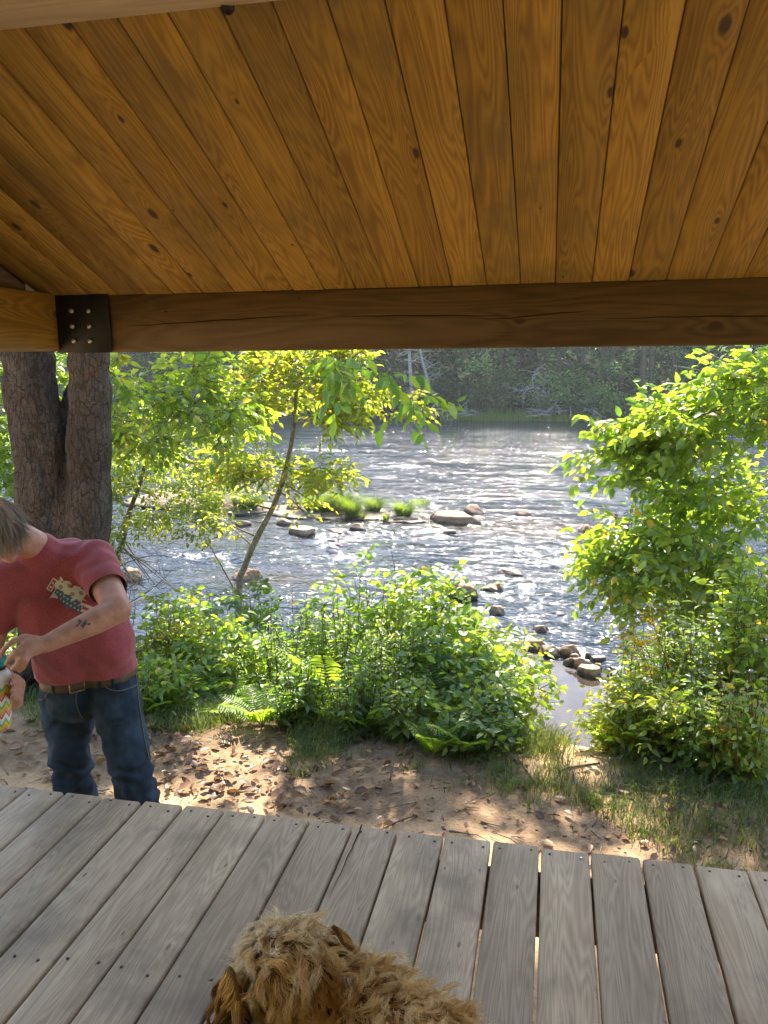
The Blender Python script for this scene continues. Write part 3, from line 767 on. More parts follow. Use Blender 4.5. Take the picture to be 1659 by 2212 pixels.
s2 = stem([b1, bl(182, 1300), bl(190, 1100), bl(192, 960), bl(196, 840), bl(197, 740), (-2.75, 5.0, 1.2), (-2.3, 5.4, 2.8), (-1.6, 6.0, 4.6)], [.25, .165, .14, .133, .126, .122, .11, .09, .045], 2)
q = bl(150, 960) + [0, .12, 0]
s3 = stem([q + [0, 0, -.4], q, bl(128, 860) + [0, .2, 0], bl(140, 770) + [0, .35, 0], (-3.2, 5.6, 1.3), (-3.0, 6.4, 3.2)], [.1, .1, .085, .075, .07, .04], 3, 18)
mid = (b0 + b1) / 2; stem([mid, bl(146, 1300) + [0, .02, 0], bl(146, 1120) + [0, .03, 0], bl(146, 1040) + [0, .05, 0], bl(148, 985) + [0, .06, 0]], [.26, .18, .135, .11, .06], 6, 24)
for a in np.linspace(0, 6.28, 7)[:-1]:      # root flare
    d = np.array([math.cos(a), math.sin(a), 0]); c = (b0 + b1) / 2; c[2] = GZ
    tube(tr, [c + d * .12 + [0, 0, .35], c + d * .3 + [0, 0, .1], c + d * .55 + [0, 0, -.06]], [.1, .09, .03], 10)
trunk, _ = fuse('trunk', tr, .016, 4, M['bark'], big)
def bark_relief(W, N):
    a = np.array([mnoise.noise(V3(q * [15, 15, 4.5] + [0, 0, 3])) for q in W]); b = np.array([mnoise.noise(V3(q * [34, 34, 12])) for q in W])
    return -np.abs(a) * .022 + .012 + b * .006
displace(trunk, bark_relief)
wood, lv = MB(), Leaves()
# unseen crown, leaf clusters set along sun rays to shade deck and man
can = []
for (tx, ty, tz, rx, ry) in ((-1.6, 1.2, DZ, 1.6, 1.6), (.4, 1.2, DZ, 1.2, 1.6), (-1.9, 2.9, -1.3, .9, .55), (-3.0, 3.2, -1.8, .9, .6), (-.6, 2.0, DZ, 1.6, .75), (1.4, 1.6, DZ, .8, 1.0), (.5, 2.1, -1.75, 1.4, .6), (.4, 2.0, -1.9, 1.4, .6), (.3, 2.0, GZ, 1.1, .65), (-.8, 2.0, GZ, .9, .6)):
    for hgt, sc in ((5.6, 1), (6.6, 1), (4.8, .9)):
        tt = hgt / SUN[2]; can.append((np.array([tx, ty, tz]) + SUN * tt * .98, (rx * sc, ry * .62 * sc, .5)))
base = np.concatenate([s1[-14:], s2[-14:], s3[-8:]])
grow(rg, base, .06, can, 980, wood, lv, (.25, .45), 4, 9, (.15, .095), .45, .85, .15, .05)
# sparser outer crown, also unseen, aimed along sun rays to dapple the ground
ap = []
for (tx, ty, rx, ry) in ((-2.6, 3.8, .6, .35), (-.55, 3.9, .7, .4), (.75, 3.7, .6, .5), (-1.0, 3.1, .35, .25), (-2.9, 4.2, .8, .4), (1.5, 3.8, .5, .5)):
    tt = (6.2) / SUN[2]; ap.append((np.array([tx, ty, GZ]) + SUN * tt, (rx, ry * .7, .4)))
grow(rg, base, .05, ap, 150, wood, lv, (.2, .4), 3, 8, (.13, .085), .45, .85, .15, .04)
# low branch hanging into view under the beam
hang = [B(740, 790, 5.2, 40, 25, .25), B(825, 800, 5.1, 38, 36, .25), B(893, 850, 5.0, 14, 26, .1), B(972, 782, 4.9, 18, 18, .1), B(790, 765, 5.2, 80, 16, .2)]
hb_ = curve_path(np.array([-2.3, 5.4, 2.6]), P(820, 730, 5.2), rg, 8, .1, .02)
tube(wood, hb_, np.linspace(.05, .014, 8), 7)
grow(rg, hb_[4:], .014, hang, 9, wood, lv, (.14, .28), 3, 6, (.115, .06), .42, .45, .75, .012)
wood_leaf(big, wood, lv, M['twig'], M['leaf_mid'])

def tree(name, label, cat, base, brad, blobs, ncl, seed, lmat, group=None, tr_mat='twig', **kw):
    rg = np.random.default_rng(seed)
    root = empty(name, base[0], label, cat, group)
    tk = MB(); tube(tk, base, brad, 10, bump=.1, seed=seed); tk.build('trunk', M[tr_mat], root)
    wood, lv = MB(), Leaves()
    start = kw.pop('start', len(base) // 2)
    grow(rg, base[start:], np.asarray(brad)[start:] * .6, blobs, ncl, wood, lv, **kw)
    wood_leaf(root, wood, lv, M['twig'], M[lmat]); return root
TW = 7.6
# leaning sapling
b = P(508, 1330, TW); b[2] = hz(b[0], b[1]) - .05
pts = smooth_path([b, P(515, 1290, TW), P(528, 1225, TW), P(556, 1160, TW), P(588, 1100, TW), P(610, 1040, TW), P(628, 965, TW), P(636, 915, TW), P(640, 850, TW), P(655, 790, TW), P(660, 740, TW)], 3)
sap = [B(640, 845, TW, 105, 60, .45), B(690, 800, TW, 90, 40, .4), B(600, 800, TW, 50, 30, .3), B(800, 868, TW - .1, 100, 34, .3), B(850, 880, TW - .1, 50, 20, .2), B(560, 790, TW, 34, 26, .2), B(545, 880, TW, 50, 40, .3), B(720, 770, TW, 70, 22, .3), B(700, 900, TW - .1, 40, 25, .2),
       B(600, 1015, TW, 100, 16, .3), B(700, 1022, TW - .2, 52, 22, .3), B(510, 1000, TW, 60, 22, .3)]
tree('leaning_sapling', 'slender sapling with a bent bare trunk and yellow-green crown against the river', 'tree', pts, np.linspace(.040, .009, len(pts)), sap, 250, 31, 'leaf_yel', None, 'sapbark', start=12,
     tw=(.14, .28), ntw=3, nl=9, leaf=(.088, .040), tint=.56, flat=.4, droop=.2, maxr=.02, hole=.25)
wood, lv = MB(), Leaves(); rg = np.random.default_rng(77)
o = scene.objects['leaning_sapling']
for (px, py, a) in ((430, 1140, 470), (500, 1140, 545), (660, 1110, 600), (520, 1085, 590), (440, 1105, 560), (690, 1090, 610)):
    s = pts[np.argmin([abs((q @ CAM[0]) / (q @ CAM[2]) * FPX + 829.5 - a) for q in pts])]; e = P(px, py, TW + rg.uniform(-.2, .2))
    pp = curve_path(s, e, rg, 5, .03, .05); tube(wood, pp, np.linspace(.011, .004, 5), 5)
    for m in (2, 3, 4):
        for _ in range(2): spray(lv, rg, pp[m], nrm(rg.normal(size=3) * [1, 1, .3] + nrm(e - s) * .6), .16, 5, .075, .036, .6, .6, .2, wood)
wood.build('branches', M['twig'], o); m = MB(); lv.to(m); m.build('low_sprays', M['leaf_yel'], o, smooth=False)

# leafy tree close behind the big trunk, its branches sweep right
Y0 = 6.0
b = P(205, 1400, Y0 + .3); b[2] = hz(b[0], b[1]) - .05
pts = smooth_path([b, P(200, 1200, Y0 + .3), P(190, 1000, Y0 + .2), P(205, 850, Y0 + .1), P(230, 740, Y0), P(240, 600, Y0)], 4)
bl_ = [B(340, 820, Y0, 100, 55, .5), B(300, 900, Y0, 70, 60, .5), B(400, 880, Y0 - .2, 80, 50, .4), B(470, 920, Y0 - .2, 70, 40, .4), B(280, 790, Y0 - .2, 60, 30, .4), B(420, 800, Y0 + .2, 50, 35, .3), B(510, 870, Y0, 30, 30, .3), B(350, 960, Y0 - .1, 80, 35, .3)]
tree('overhanging_alder', 'leafy tree behind the forked trunk whose dark branches sweep over the river', 'tree', pts, np.linspace(.07, .03, len(pts)), bl_, 105, 41, 'leaf_mid', None, start=10,
     tw=(.16, .3), ntw=3, nl=7, leaf=(.088, .05), tint=.66, flat=.42, droop=.4, maxr=.028, hole=.1, rk=.013)
# low yellowish tree on the left bank
Y1 = 8.6
b = P(250, 1245, Y1); b[2] = min(b[2], hz(b[0], b[1])) - .05
pts = smooth_path([b, P(252, 1225, Y1), P(262, 1180, Y1), P(275, 1120, Y1), P(300, 1050, Y1), P(320, 980, Y1)], 3)
bl_ = [B(330, 1000, Y1, 110, 60, .9), B(300, 1090, Y1 - .2, 80, 45, .8), B(420, 1060, Y1, 90, 45, .7), B(270, 1020, Y1, 60, 70, .7), B(380, 1120, Y1 - .3, 80, 32, .6), B(450, 980, Y1, 60, 40, .6), B(300, 1150, Y1 - .3, 55, 25, .5), B(430, 1130, Y1 - .3, 40, 20, .4), B(520, 1070, Y1, 40, 15, .4), B(260, 930, Y1, 60, 40, .6)]
tree('riverside_bush_tree', 'low bushy tree with small yellow-green leaves on the left bank, bare twigs below', 'tree', pts, np.linspace(.05, .02, len(pts)), bl_, 230, 42, 'leaf_yel', None, start=5,
     tw=(.14, .26), ntw=3, nl=8, leaf=(.075, .042), tint=.45, flat=.7, droop=.2, maxr=.022, hole=.2)
wood = MB(); rg = np.random.default_rng(43)      # the bare twigs under it
for _ in range(26):
    s = pts[rg.integers(1, 8)]; e = P(rg.uniform(225, 400), rg.uniform(1190, 1300), Y1 + rg.uniform(-.7, .5))
    pp = curve_path(s, e, rg, 6, .02, .1); tube(wood, pp, np.linspace(.01, .003, 6), 5)
    for m in (3, 4): tube(wood, [pp[m], pp[m] + rg.normal(size=3) * .12], [.004, .002], 4)
wood.build('bare_twigs', M['twig'], scene.objects['riverside_bush_tree'])
# foliage glimpsed at the far left, behind the trunk
b = np.array([-6.3, 7.4, 0]); b[2] = hz(b[0], b[1]) - .05
pts = smooth_path([b, b + [.1, 0, .9], b + [.3, .1, 1.8], b + [.4, .1, 2.9]], 4)
bl_ = [B(20, 920, 7.0, 70, 60, .6), B(10, 1030, 6.8, 60, 60, .6), B(30, 830, 7.2, 60, 60, .6), B(150, 820, 7.6, 60, 60, .5), B(-60, 950, 7, 80, 120, .7)]
tree('bank_maple', 'pale green leafy young tree at the left edge, behind the forked trunk', 'tree', pts, np.linspace(.05, .02, len(pts)), bl_, 150, 44, 'leaf_mid', None, start=5,
     tw=(.15, .3), ntw=3, nl=8, leaf=(.095, .058), tint=.55, flat=.7, droop=.3, hole=.25)
# right-hand tree
Y2 = 6.9
b = np.array([2.35, 7.0, 0]); b[2] = hz(b[0], b[1]) - .05
pts = smooth_path([b, P(1730, 1300, Y2), P(1700, 1150, Y2), P(1690, 1000, Y2), P(1700, 850, Y2), P(1720, 650, Y2)], 4)
bl_ = [B(1610, 860, Y2 - .3, 110, 80, .6), B(1640, 790, Y2 - .4, 70, 50, .4), B(1460, 935, Y2 - .2, 120, 48, .5), B(1350, 950, Y2 - .2, 75, 36, .35), B(1300, 925, Y2 - .2, 40, 26, .2), B(1500, 1040, Y2, 190, 70, .6), B(1340, 1050, Y2, 65, 36, .3), B(1560, 1150, Y2, 130, 90, .7), B(1420, 1160, Y2, 120, 42, .5), B(1320, 1205, Y2 - .1, 50, 24, .3),
       B(1450, 1245, Y2 - .1, 130, 45, .5), B(1570, 1270, Y2, 110, 70, .6), B(1400, 1300, Y2 - .2, 60, 30, .3), B(1480, 1330, Y2 - .2, 100, 40, .4), B(1400, 1010, Y2 - .1, 95, 40, .4), B(1390, 1080, Y2 - .1, 90, 45, .4), B(1390, 1235, Y2 - .2, 85, 40, .4), B(1420, 890, Y2 - .3, 70, 35, .3), B(1370, 1140, Y2 - .1, 70, 34, .35)]
tree('riverbank_tree', 'large leafy tree spreading from the right edge over the rapids', 'tree', pts, np.linspace(.10, .05, len(pts)), bl_, 400, 51, 'leaf_mid', None, start=4,
     tw=(.2, .42), ntw=3, nl=8, leaf=(.10, .058), tint=.58, flat=.42, droop=.35, maxr=.03, hole=.05, rk=.008, bias=(-.35, -.1, .1))
wood = MB(); rg = np.random.default_rng(53)
for (px, py) in ((1500, 755), (1455, 790), (1570, 770), (1345, 955), (1400, 900)):
    pp = curve_path(P(1690, 860, Y2 - .2), P(px, py, Y2 - .5), rg, 7, .05, .05); tube(wood, pp, np.linspace(.012, .003, 7), 5)
wood.build('bare_twigs', M['dead'], scene.objects['riverbank_tree'])

# ================================================================= PLANTS OF THE BANK
def forb(rg, root, base, top_z, spread, nst, ll, lw, lmat, tint, per=16, kind='alt', lean=None, leafy=.2, wmat='stem', flat=.55, droop=.25):
    wood, lv = MB(), Leaves()
    for i in range(nst):
        a = rg.uniform(0, 6.28); r = spread * math.sqrt(rg.uniform(0, 1))
        s = base + np.array([math.cos(a) * r * .55, math.sin(a) * r * .55, 0]); s[2] = hz(s[0], s[1]) - .02
        hh = (top_z - base[2]) * rg.uniform(.78, 1.1) * (1 - .22 * (r / spread) ** 2)
        e = np.array([base[0] + math.cos(a) * r * 1.15, base[1] + math.sin(a) * r * 1.15, max(base[2] + hh, s[2] + .15)])
        if lean is not None: e = e + np.asarray(lean) * rg.uniform(0, 1)
        pth = curve_path(s, e, rg, 7, .0, .07)
        tube(wood, pth, np.linspace(.0055, .002, 7), 4, cap=False)
        tt = tint + rg.normal() * .1
        t = np.sort(rg.uniform(leafy, 1.0, per)); ix = np.minimum((t * 6).astype(int), 5); fr = (t * 6 - ix)[:, None]
        p = pth[ix] * (1 - fr) + pth[ix + 1] * fr
        az = rg.uniform(0, 6.28) + np.arange(per) * 2.4 + rg.normal(size=per) * .3
        sz = rg.uniform(.65, 1.2, per) * np.clip(1.25 - .55 * t, .5, 1.1)
        out = np.stack([np.cos(az), np.sin(az), rg.uniform(-.25, .45, per) - droop], -1)
        nn = np.array([0, 0, 1.0]) * flat + rg.normal(size=(per, 3)) * (1 - flat)
        pet = (.012 + .03 * rg.uniform(0, 1, per))[:, None] if kind == 'alt' else .004
        lv.add(p + nrm(out) * pet, out, nn, ll * sz, lw * sz, np.clip(tt + rg.normal(size=per) * .17, 0, 1))
        if kind == 'bushy':
            for m in range(5):
                k = rg.integers(2, 7); dd = nrm(np.array([rg.normal(), rg.normal(), .5]))
                spray(lv, rg, pth[k], dd, rg.uniform(.12, .26), 6, ll * .85, lw * .85, tt, flat, droop, wood, .0025)
    wood.build('stems', M[wmat], root)
    m = MB(); lv.to(m); m.build('leaves', M[lmat], root, smooth=False)
def plant(name, label, cat, px, pyt, Y, wpx, nst, seed, group, lmat='leaf_mid', ll=.085, lw=.05, tint=.5, **kw):
    rg = np.random.default_rng(seed); top = P(px, pyt, Y); base = np.array([top[0], Y, hz(top[0], Y)])
    root = empty(name, base, label, cat, group)
    forb(rg, root, base, top[2], wpx / 2 * (top @ CAM[2]) / FPX, nst, ll, lw, lmat, tint, **kw); return root
G = 'leafy plants crowding the river bank'
PL = [
 # back row, towards the water
 ('shrub', 'sparse dull green shrub rising beside the man\'s arm, water showing through', 350, 1237, 5.78, 110, 10, 'leaf_blue', .055, .034, .45, dict(kind='bushy', per=12)),
 ('shrub', 'dense rounded dark shrub at the foot of the leaning sapling', 520, 1275, 5.88, 170, 26, 'leaf_dk', .075, .05, .55, dict(kind='bushy', per=14)),
 ('shrub', 'bushy shrub tangled with broad leaves left of the sapling foot', 420, 1300, 5.58, 130, 20, 'leaf_mid', .08, .055, .5, dict(kind='bushy', per=14)),
 ('tall_weed', 'feathery thin-leaved weed standing between the sapling foot and the tall central plant', 655, 1293, 5.58, 110, 22, 'leaf_blue', .085, .016, .6, dict(per=34, kind='str')),
 ('tall_weed', 'tallest plant of the central thicket, a dark stalk with few leaves over the water', 825, 1180, 5.58, 60, 6, 'leaf_mid', .075, .048, .5, dict(per=14, leafy=.45)),
 ('shrub', 'broad-leaved shrub just left of the tallest central stalk', 765, 1242, 5.48, 120, 16, 'leaf_mid', .085, .055, .45, dict(kind='bushy', per=12)),
 ('shrub', 'bright broad-leaved shrub under the tallest central stalk', 885, 1230, 5.48, 130, 20, 'leaf_mid', .10, .06, .65, dict(kind='bushy', per=12)),
 ('shrub', 'broad-leaved shrub in front of the large reddish boulder', 985, 1292, 5.48, 120, 18, 'leaf_mid', .10, .065, .55, dict(kind='bushy', per=12)),
 ('shrub', 'yellow-green shrub at the river end of the thicket below the boulder', 1060, 1360, 5.48, 110, 18, 'leaf_yel', .085, .05, .45, dict(kind='bushy', per=12)),
 ('shrub', 'shrub reaching leaves out towards the stone row', 1080, 1420, 5.18, 90, 14, 'leaf_mid', .085, .055, .6, dict(kind='bushy', per=12, lean=(.18, 0, -.05))),
 # middle row
 ('shrub', 'sunlit plant close to the man\'s belt, its leaves nearly yellow', 350, 1312, 5.08, 120, 20, 'leaf_yel', .075, .045, .45, dict(kind='bushy', per=12)),
 ('shrub', 'leafy plant with broad pale leaves below the dark rounded shrub', 470, 1345, 5.08, 140, 20, 'leaf_mid', .09, .058, .6, dict(kind='bushy', per=12)),
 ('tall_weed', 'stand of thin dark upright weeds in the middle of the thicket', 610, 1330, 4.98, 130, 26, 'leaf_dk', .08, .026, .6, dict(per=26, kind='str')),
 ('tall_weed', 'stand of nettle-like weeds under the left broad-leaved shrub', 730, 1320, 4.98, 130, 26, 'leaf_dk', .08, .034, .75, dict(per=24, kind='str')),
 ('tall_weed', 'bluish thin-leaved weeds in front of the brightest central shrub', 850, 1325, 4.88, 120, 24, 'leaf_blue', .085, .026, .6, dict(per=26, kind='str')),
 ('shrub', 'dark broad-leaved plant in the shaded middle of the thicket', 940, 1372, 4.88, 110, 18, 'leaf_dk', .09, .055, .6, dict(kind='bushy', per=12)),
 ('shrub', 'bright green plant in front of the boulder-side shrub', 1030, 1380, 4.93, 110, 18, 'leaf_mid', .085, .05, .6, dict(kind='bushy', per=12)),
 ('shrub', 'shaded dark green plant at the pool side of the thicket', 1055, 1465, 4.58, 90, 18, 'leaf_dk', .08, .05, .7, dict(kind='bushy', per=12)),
 # front row
 ('shrub', 'knee-high leafy plant directly right of the man\'s jeans', 345, 1440, 4.38, 90, 14, 'leaf_mid', .07, .04, .5, dict(kind='bushy', per=10)),
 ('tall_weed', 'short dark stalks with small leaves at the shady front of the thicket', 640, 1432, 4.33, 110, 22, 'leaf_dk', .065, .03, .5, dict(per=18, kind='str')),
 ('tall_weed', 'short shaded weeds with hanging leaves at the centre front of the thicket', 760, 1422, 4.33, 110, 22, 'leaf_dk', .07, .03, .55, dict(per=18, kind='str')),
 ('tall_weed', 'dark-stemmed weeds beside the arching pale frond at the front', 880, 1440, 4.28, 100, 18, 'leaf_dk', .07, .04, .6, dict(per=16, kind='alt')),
 ('shrub', 'low dark leaves at the corner where the trodden path begins', 1035, 1520, 4.23, 80, 14, 'leaf_dk', .065, .04, .6, dict(kind='bushy', per=10)),
 # right of the path
 ('shrub', 'bright low plants edging the right side of the path by the pool', 1345, 1505, 4.48, 70, 14, 'leaf_yel', .06, .034, .6, dict(kind='bushy', per=10)),
 ('tall_weed', 'tall pale-leaved weeds under the goldenrod on the right', 1415, 1350, 4.78, 130, 26, 'leaf_mid', .085, .028, .65, dict(per=24, kind='str')),
 ('tall_weed', 'silvery green broad weeds below the right-hand tree', 1510, 1300, 4.88, 140, 28, 'leaf_blue', .095, .04, .85, dict(per=22, kind='str')),
 ('shrub', 'dense broad-leaved shrub at the right edge beneath the tree', 1620, 1255, 4.88, 120, 24, 'leaf_mid', .085, .055, .65, dict(kind='bushy', per=14)),
 ('tall_weed', 'many-stemmed weeds with small leaves in front of the silvery green ones', 1515, 1480, 4.23, 130, 30, 'leaf_mid', .06, .034, .45, dict(per=18, kind='alt')),
 ('tall_weed', 'leafy weeds at the right edge, lowest in front of the dense shrub', 1605, 1460, 4.18, 150, 34, 'leaf_mid', .06, .036, .75, dict(per=20, kind='alt')),
 ('shrub', 'yellowish low plant leaning into the path from the right', 1415, 1480, 4.33, 90, 18, 'leaf_yel', .065, .036, .45, dict(kind='bushy', per=10)),
 ('shrub', 'leafy plant in the sun behind the split log at the left', 45, 1385, 5.18, 110, 20, 'leaf_mid', .075, .046, .6, dict(kind='bushy', per=12)),
 ('shrub', 'low plant between the forked trunk and the man', 20, 1290, 5.78, 90, 14, 'leaf_yel', .075, .046, .5, dict(kind='bushy', per=12)),
]
for i, (nm, lab, px, pyt, Y, wpx, nst, lm, ll, lw, ti, kw) in enumerate(PL):
    plant(nm, lab, 'shrub' if nm == 'shrub' else 'weed', px, pyt, Y, wpx * 1.1, int(nst * 1.6), 200 + i, G, lm, ll, lw, ti, **kw)
# ferns
def fern(px, pyt, Y, L, nf, seed, label, lm='leaf_fern'):
    rg = np.random.default_rng(seed); top = P(px, pyt, Y); base = np.array([top[0], Y, hz(top[0], Y)])
    H = max(top[2] - base[2], .2)
    root = empty('fern', base, label, 'fern', 'ferns of the bank'); wood, lv = MB(), Leaves()
    for i in range(nf):
        a = i / nf * 6.28 + rg.uniform(-.3, .3); out = np.array([math.cos(a), math.sin(a), 0]); r = L * rg.uniform(.45, .75)
        h = H * rg.uniform(.75, 1.1); n = 12; t = np.linspace(0, 1, n)[:, None]
        pth = base + out * r * t ** 1.25 + np.array([0, 0, 1]) * h * (1.35 * t - .42 * t ** 2.2)
        tube(wood, pth, np.linspace(.004, .0012, n), 4, cap=False)
        ti = rg.normal() * .08 + .55
        m = 17; tt = np.linspace(.22, .99, m); ix = np.minimum((tt * (n - 1)).astype(int), n - 2); fr = (tt * (n - 1) - ix)[:, None]
        p = pth[ix] * (1 - fr) + pth[ix + 1] * fr; ax = nrm(pth[ix + 1] - pth[ix]); sd = nrm(np.cross(ax, [0, 0, 1.0])); up = np.cross(sd, ax)
        prof = np.sin(np.pi * np.clip((1 - tt) * .92 + .06, 0, 1)) ** .7
        for s in (1, -1):
            lv.add(p, sd * s + ax * .28 + rg.normal(size=(m, 3)) * .05 - up * .05, up + rg.normal(size=(m, 3)) * .1, L * .22 * prof + .008, L * .042 * prof + .004, np.clip(ti + rg.normal(size=m) * .05, 0, 1))
    wood.build('stalks', M['stem'], root); m = MB(); lv.to(m); m.build('fronds', M[lm], root, smooth=False)
for a in [(360, 1430, 4.75, .62, 9, 301, 'large bright fern right of the man\'s waist'), (420, 1425, 4.9, .6, 9, 302, 'fern between the large fern by the man and the low lone one'), (565, 1528, 4.25, .36, 11, 303, 'low bright fern rosette on its own at the thicket front'),
          (480, 1480, 4.55, .5, 8, 304, 'mid-green fern behind the low bright rosette'), (930, 1405, 4.8, .45, 7, 305, 'yellowish fern in the right half of the thicket'), (960, 1450, 4.5, .44, 6, 306, 'fern with one long pale arching frond at the thicket front'),
          (1040, 1430, 4.75, .4, 7, 307, 'dark fern near the pool end of the thicket'), (1005, 1560, 4.1, .3, 9, 308, 'small bright fern low beside the start of the path'), (940, 1570, 4.05, .26, 9, 309, 'smallest fern, in the grass left of the path'),
          (1325, 1545, 4.5, .34, 9, 310, 'bright fern on the right lip of the path by the pool'), (1385, 1520, 4.35, .4, 9, 311, 'fern right of the path below the yellowish plant'), (710, 1380, 4.75, .55, 8, 312, 'yellow-green fern in the middle of the thicket'),
          (330, 1530, 4.3, .35, 9, 313, 'small fern at the man\'s knee'), (800, 1510, 4.3, .3, 7, 314, 'shaded fern at the centre foot of the thicket')]:
    fern(*a)
# goldenrod
def goldenrod(px, pyt, Y, seed, label, lean):
    rg = np.random.default_rng(seed); top = P(px, pyt, Y); base = np.array([top[0] + .25, Y + .05, hz(top[0] + .25, Y)])
    root = empty('goldenrod', base, label, 'wildflower', 'goldenrod on the right bank')
    wood, lv, fl = MB(), Leaves(), Leaves()
    pth = curve_path(base, top, rg, 10, 0, .02, (0, 0, 1)); tube(wood, pth, np.linspace(.005, .002, 10), 5)
    for k in range(40):
        i = rg.integers(2, 9); a = rg.uniform(0, 6.28); lv.add(pth[i] + (pth[i + 1] - pth[i]) * rg.uniform(), [math.cos(a), math.sin(a), .1], [0, 0, 1], .08, .018, rg.uniform(.3, .8))
    for k in range(8):
        s = pth[-1 - (k % 4)]; d = nrm(np.array(lean) + rg.normal(size=3) * .3); e = s + d * rg.uniform(.08, .2)
        pp = curve_path(s, e, rg, 6, .15, .05); tube(wood, pp, np.linspace(.002, .001, 6), 4, cap=False)
        for m in range(26):
            q = pp[rg.integers(0, 6)] + rg.normal(size=3) * .010; fl.add(q, rg.normal(size=3) + [0, 0, .6], rg.normal(size=3), .014, .011, rg.uniform(.1, .9))
    wood.build('stem', M['stem'], root); m = MB(); lv.to(m); m.build('leaves', M['leaf_mid'], root, smooth=False); m = MB(); fl.to(m); m.build('blossoms', M['gold'], root, smooth=False)
goldenrod(1372, 1368, 4.58, 401, 'goldenrod whose yellow plumes arch out furthest over the water', (-.9, 0, .15))
goldenrod(1412, 1352, 4.66, 402, 'goldenrod with upright yellow plume behind the arching one', (-.5, .1, .5))
goldenrod(1392, 1392, 4.55, 403, 'shortest goldenrod, yellow plume low in front of the others', (-.8, -.1, .1))
# trailing spray into the pool view and a dry stalk
root = empty('trailing_sprout', (-.02, 5.4, hz(-.02, 5.4)), 'long sprout of a few leaves trailing over the pool from the left', 'sprout')
rg = np.random.default_rng(5); wood, lv = MB(), Leaves()
for tip in ((1195, 1500), (1205, 1475), (1180, 1525), (1165, 1460)):
    pp = curve_path(np.array([-.05, 5.4, hz(-.05, 5.4) + .5]), P(*tip, 5.3), rg, 7, .1, .05); tube(wood, pp, np.linspace(.005, .002, 7), 4)
    for m in range(3, 7): spray(lv, rg, pp[m], nrm(rg.normal(size=3) * [1, 1, .5]), .09, 4, .055, .036, .5, .5, .4, wood)
wood.build('stems', M['stem'], root); m = MB(); lv.to(m); m.build('leaves', M['leaf_mid'], root, smooth=False)
root = empty('withered_stalk', (*P(1315, 1530, 5.0)[:2], hz(P(1315, 1530, 5.0)[0], 5.0)), 'withered brown stalk with hanging dead leaves right of the pool', 'dead plant')
wood, lv = MB(), Leaves(); pp = curve_path(np.array(root.location), P(1312, 1445, 5.0), rg, 6, 0, .04); tube(wood, pp, np.linspace(.005, .002, 6), 4)
for m in range(16): lv.add(pp[rg.integers(3, 6)] + rg.normal(size=3) * .012, rg.normal(size=3) * .4 + [0, 0, -1], rg.normal(size=3), .06, .022, rg.uniform(.2, .8))
wood.build('stem', M['deadleaf'], root); m = MB(); lv.to(m); m.build('leaves', M['deadleaf'], root, smooth=False)

# split log
lb = P(40, 1505, 4.75); root = MB(); rg = np.random.default_rng(9)
a0 = np.array([lb[0] - .55, 4.85, hz(lb[0], 4.8) + .10]); a1 = np.array([lb[0] + .28, 4.72, hz(lb[0], 4.8) + .13]); n = 22
pth = a0 + (a1 - a0) * np.linspace(0, 1, n)[:, None]; tube(root, pth, .125 * (1 + .05 * rg.normal(size=n)), 22, bump=.12, seed=4)
tag(root.build('split_log', M['log'], loc=a0), 'orange-brown split log lying behind the man at the left edge', 'log')

# ================================================================= GROUND COVER
rg = np.random.default_rng(61)
N = 150000; X = rg.uniform(-4.2, 2.0, N); Yg = rg.uniform(3.2, 4.9, N)
clump = wob(X, Yg, 5.5, 8, 2) * .5 + wob(X, Yg, 13., 8, 12) * .35
edge = 3.86 + .16 * wob(X, X * 0, 1.5) + .25 * (X < -1.4) - .38 * sstep(-.6, .6, X) * (X < 3) - .15 * sstep(.6, 1.3, X)
pm = np.exp(-((X - .22 + .05 * (Yg - 5)) / .26) ** 2) * sstep(3.75, 4.1, Yg)
dens = sstep(-.05, .5, (Yg - edge) * 1.7 + clump * .75) * (1 - pm) * np.where(X < -2.4, .4, 1) * np.where((X > .3) & (Yg < 3.9), .5, 1)
k = rg.uniform(0, 1, N) < dens * .78
X, Yg = X[k], Yg[k]; Z = height(X, Yg) - .004
tall = sstep(3.95, 4.5, Yg)
v, f3, f4, t = blades(rg, np.stack([X, Yg, Z], -1), (.045 + .065 * rg.uniform(0, 1, len(X)) ** 1.5) * (1 + .7 * tall), .0016 + .0012 * rg.uniform(0, 1, len(X)), np.clip(.45 + .22 * rg.normal(size=len(X)), 0, 1), .8)
mb = MB(); mb.add(v, f3, f4, t); tag(mb.build('grass', M['grass'], smooth=False), 'thin shaded grass growing along the foot of the thicket', 'grass', kind='stuff')
# leaf litter
N = 7500; X = rg.uniform(-4.0, 1.6, N); Yg = rg.uniform(2.7, 4.75, N)
d = np.exp(-((Yg - 3.72 + .2 * (X > -.6)) / .36) ** 2) * np.where(X < -.7, 1, .42) * (.55 + .45 * wob(X, Yg, 4.)) + .035
k = rg.uniform(0, 1, N) < d; X, Yg = X[k], Yg[k]; n = len(X); Z = height(X, Yg) + .006
lv = Leaves(); az = rg.uniform(0, 6.28, n)
sz = (.03 + .05 * rg.uniform(0, 1, n) ** 2) * np.where(X < -.8, 1.12, .9)
lv.add(np.stack([X, Yg, Z + rg.uniform(0, .02, n)], -1), np.stack([np.cos(az), np.sin(az), rg.normal(size=n) * .28], -1), np.array([0, 0, 1.0]) + rg.normal(size=(n, 3)) * .45, sz, sz * .6, np.clip(rg.beta(2, 2.3, n), 0, 1))
mb = MB(); lv.to(mb)
tag(mb.build('leaf_litter', M['dry'], smooth=False), 'dry brown fallen leaves strewn over the bare ground', 'fallen leaves', kind='stuff')
mb = MB()
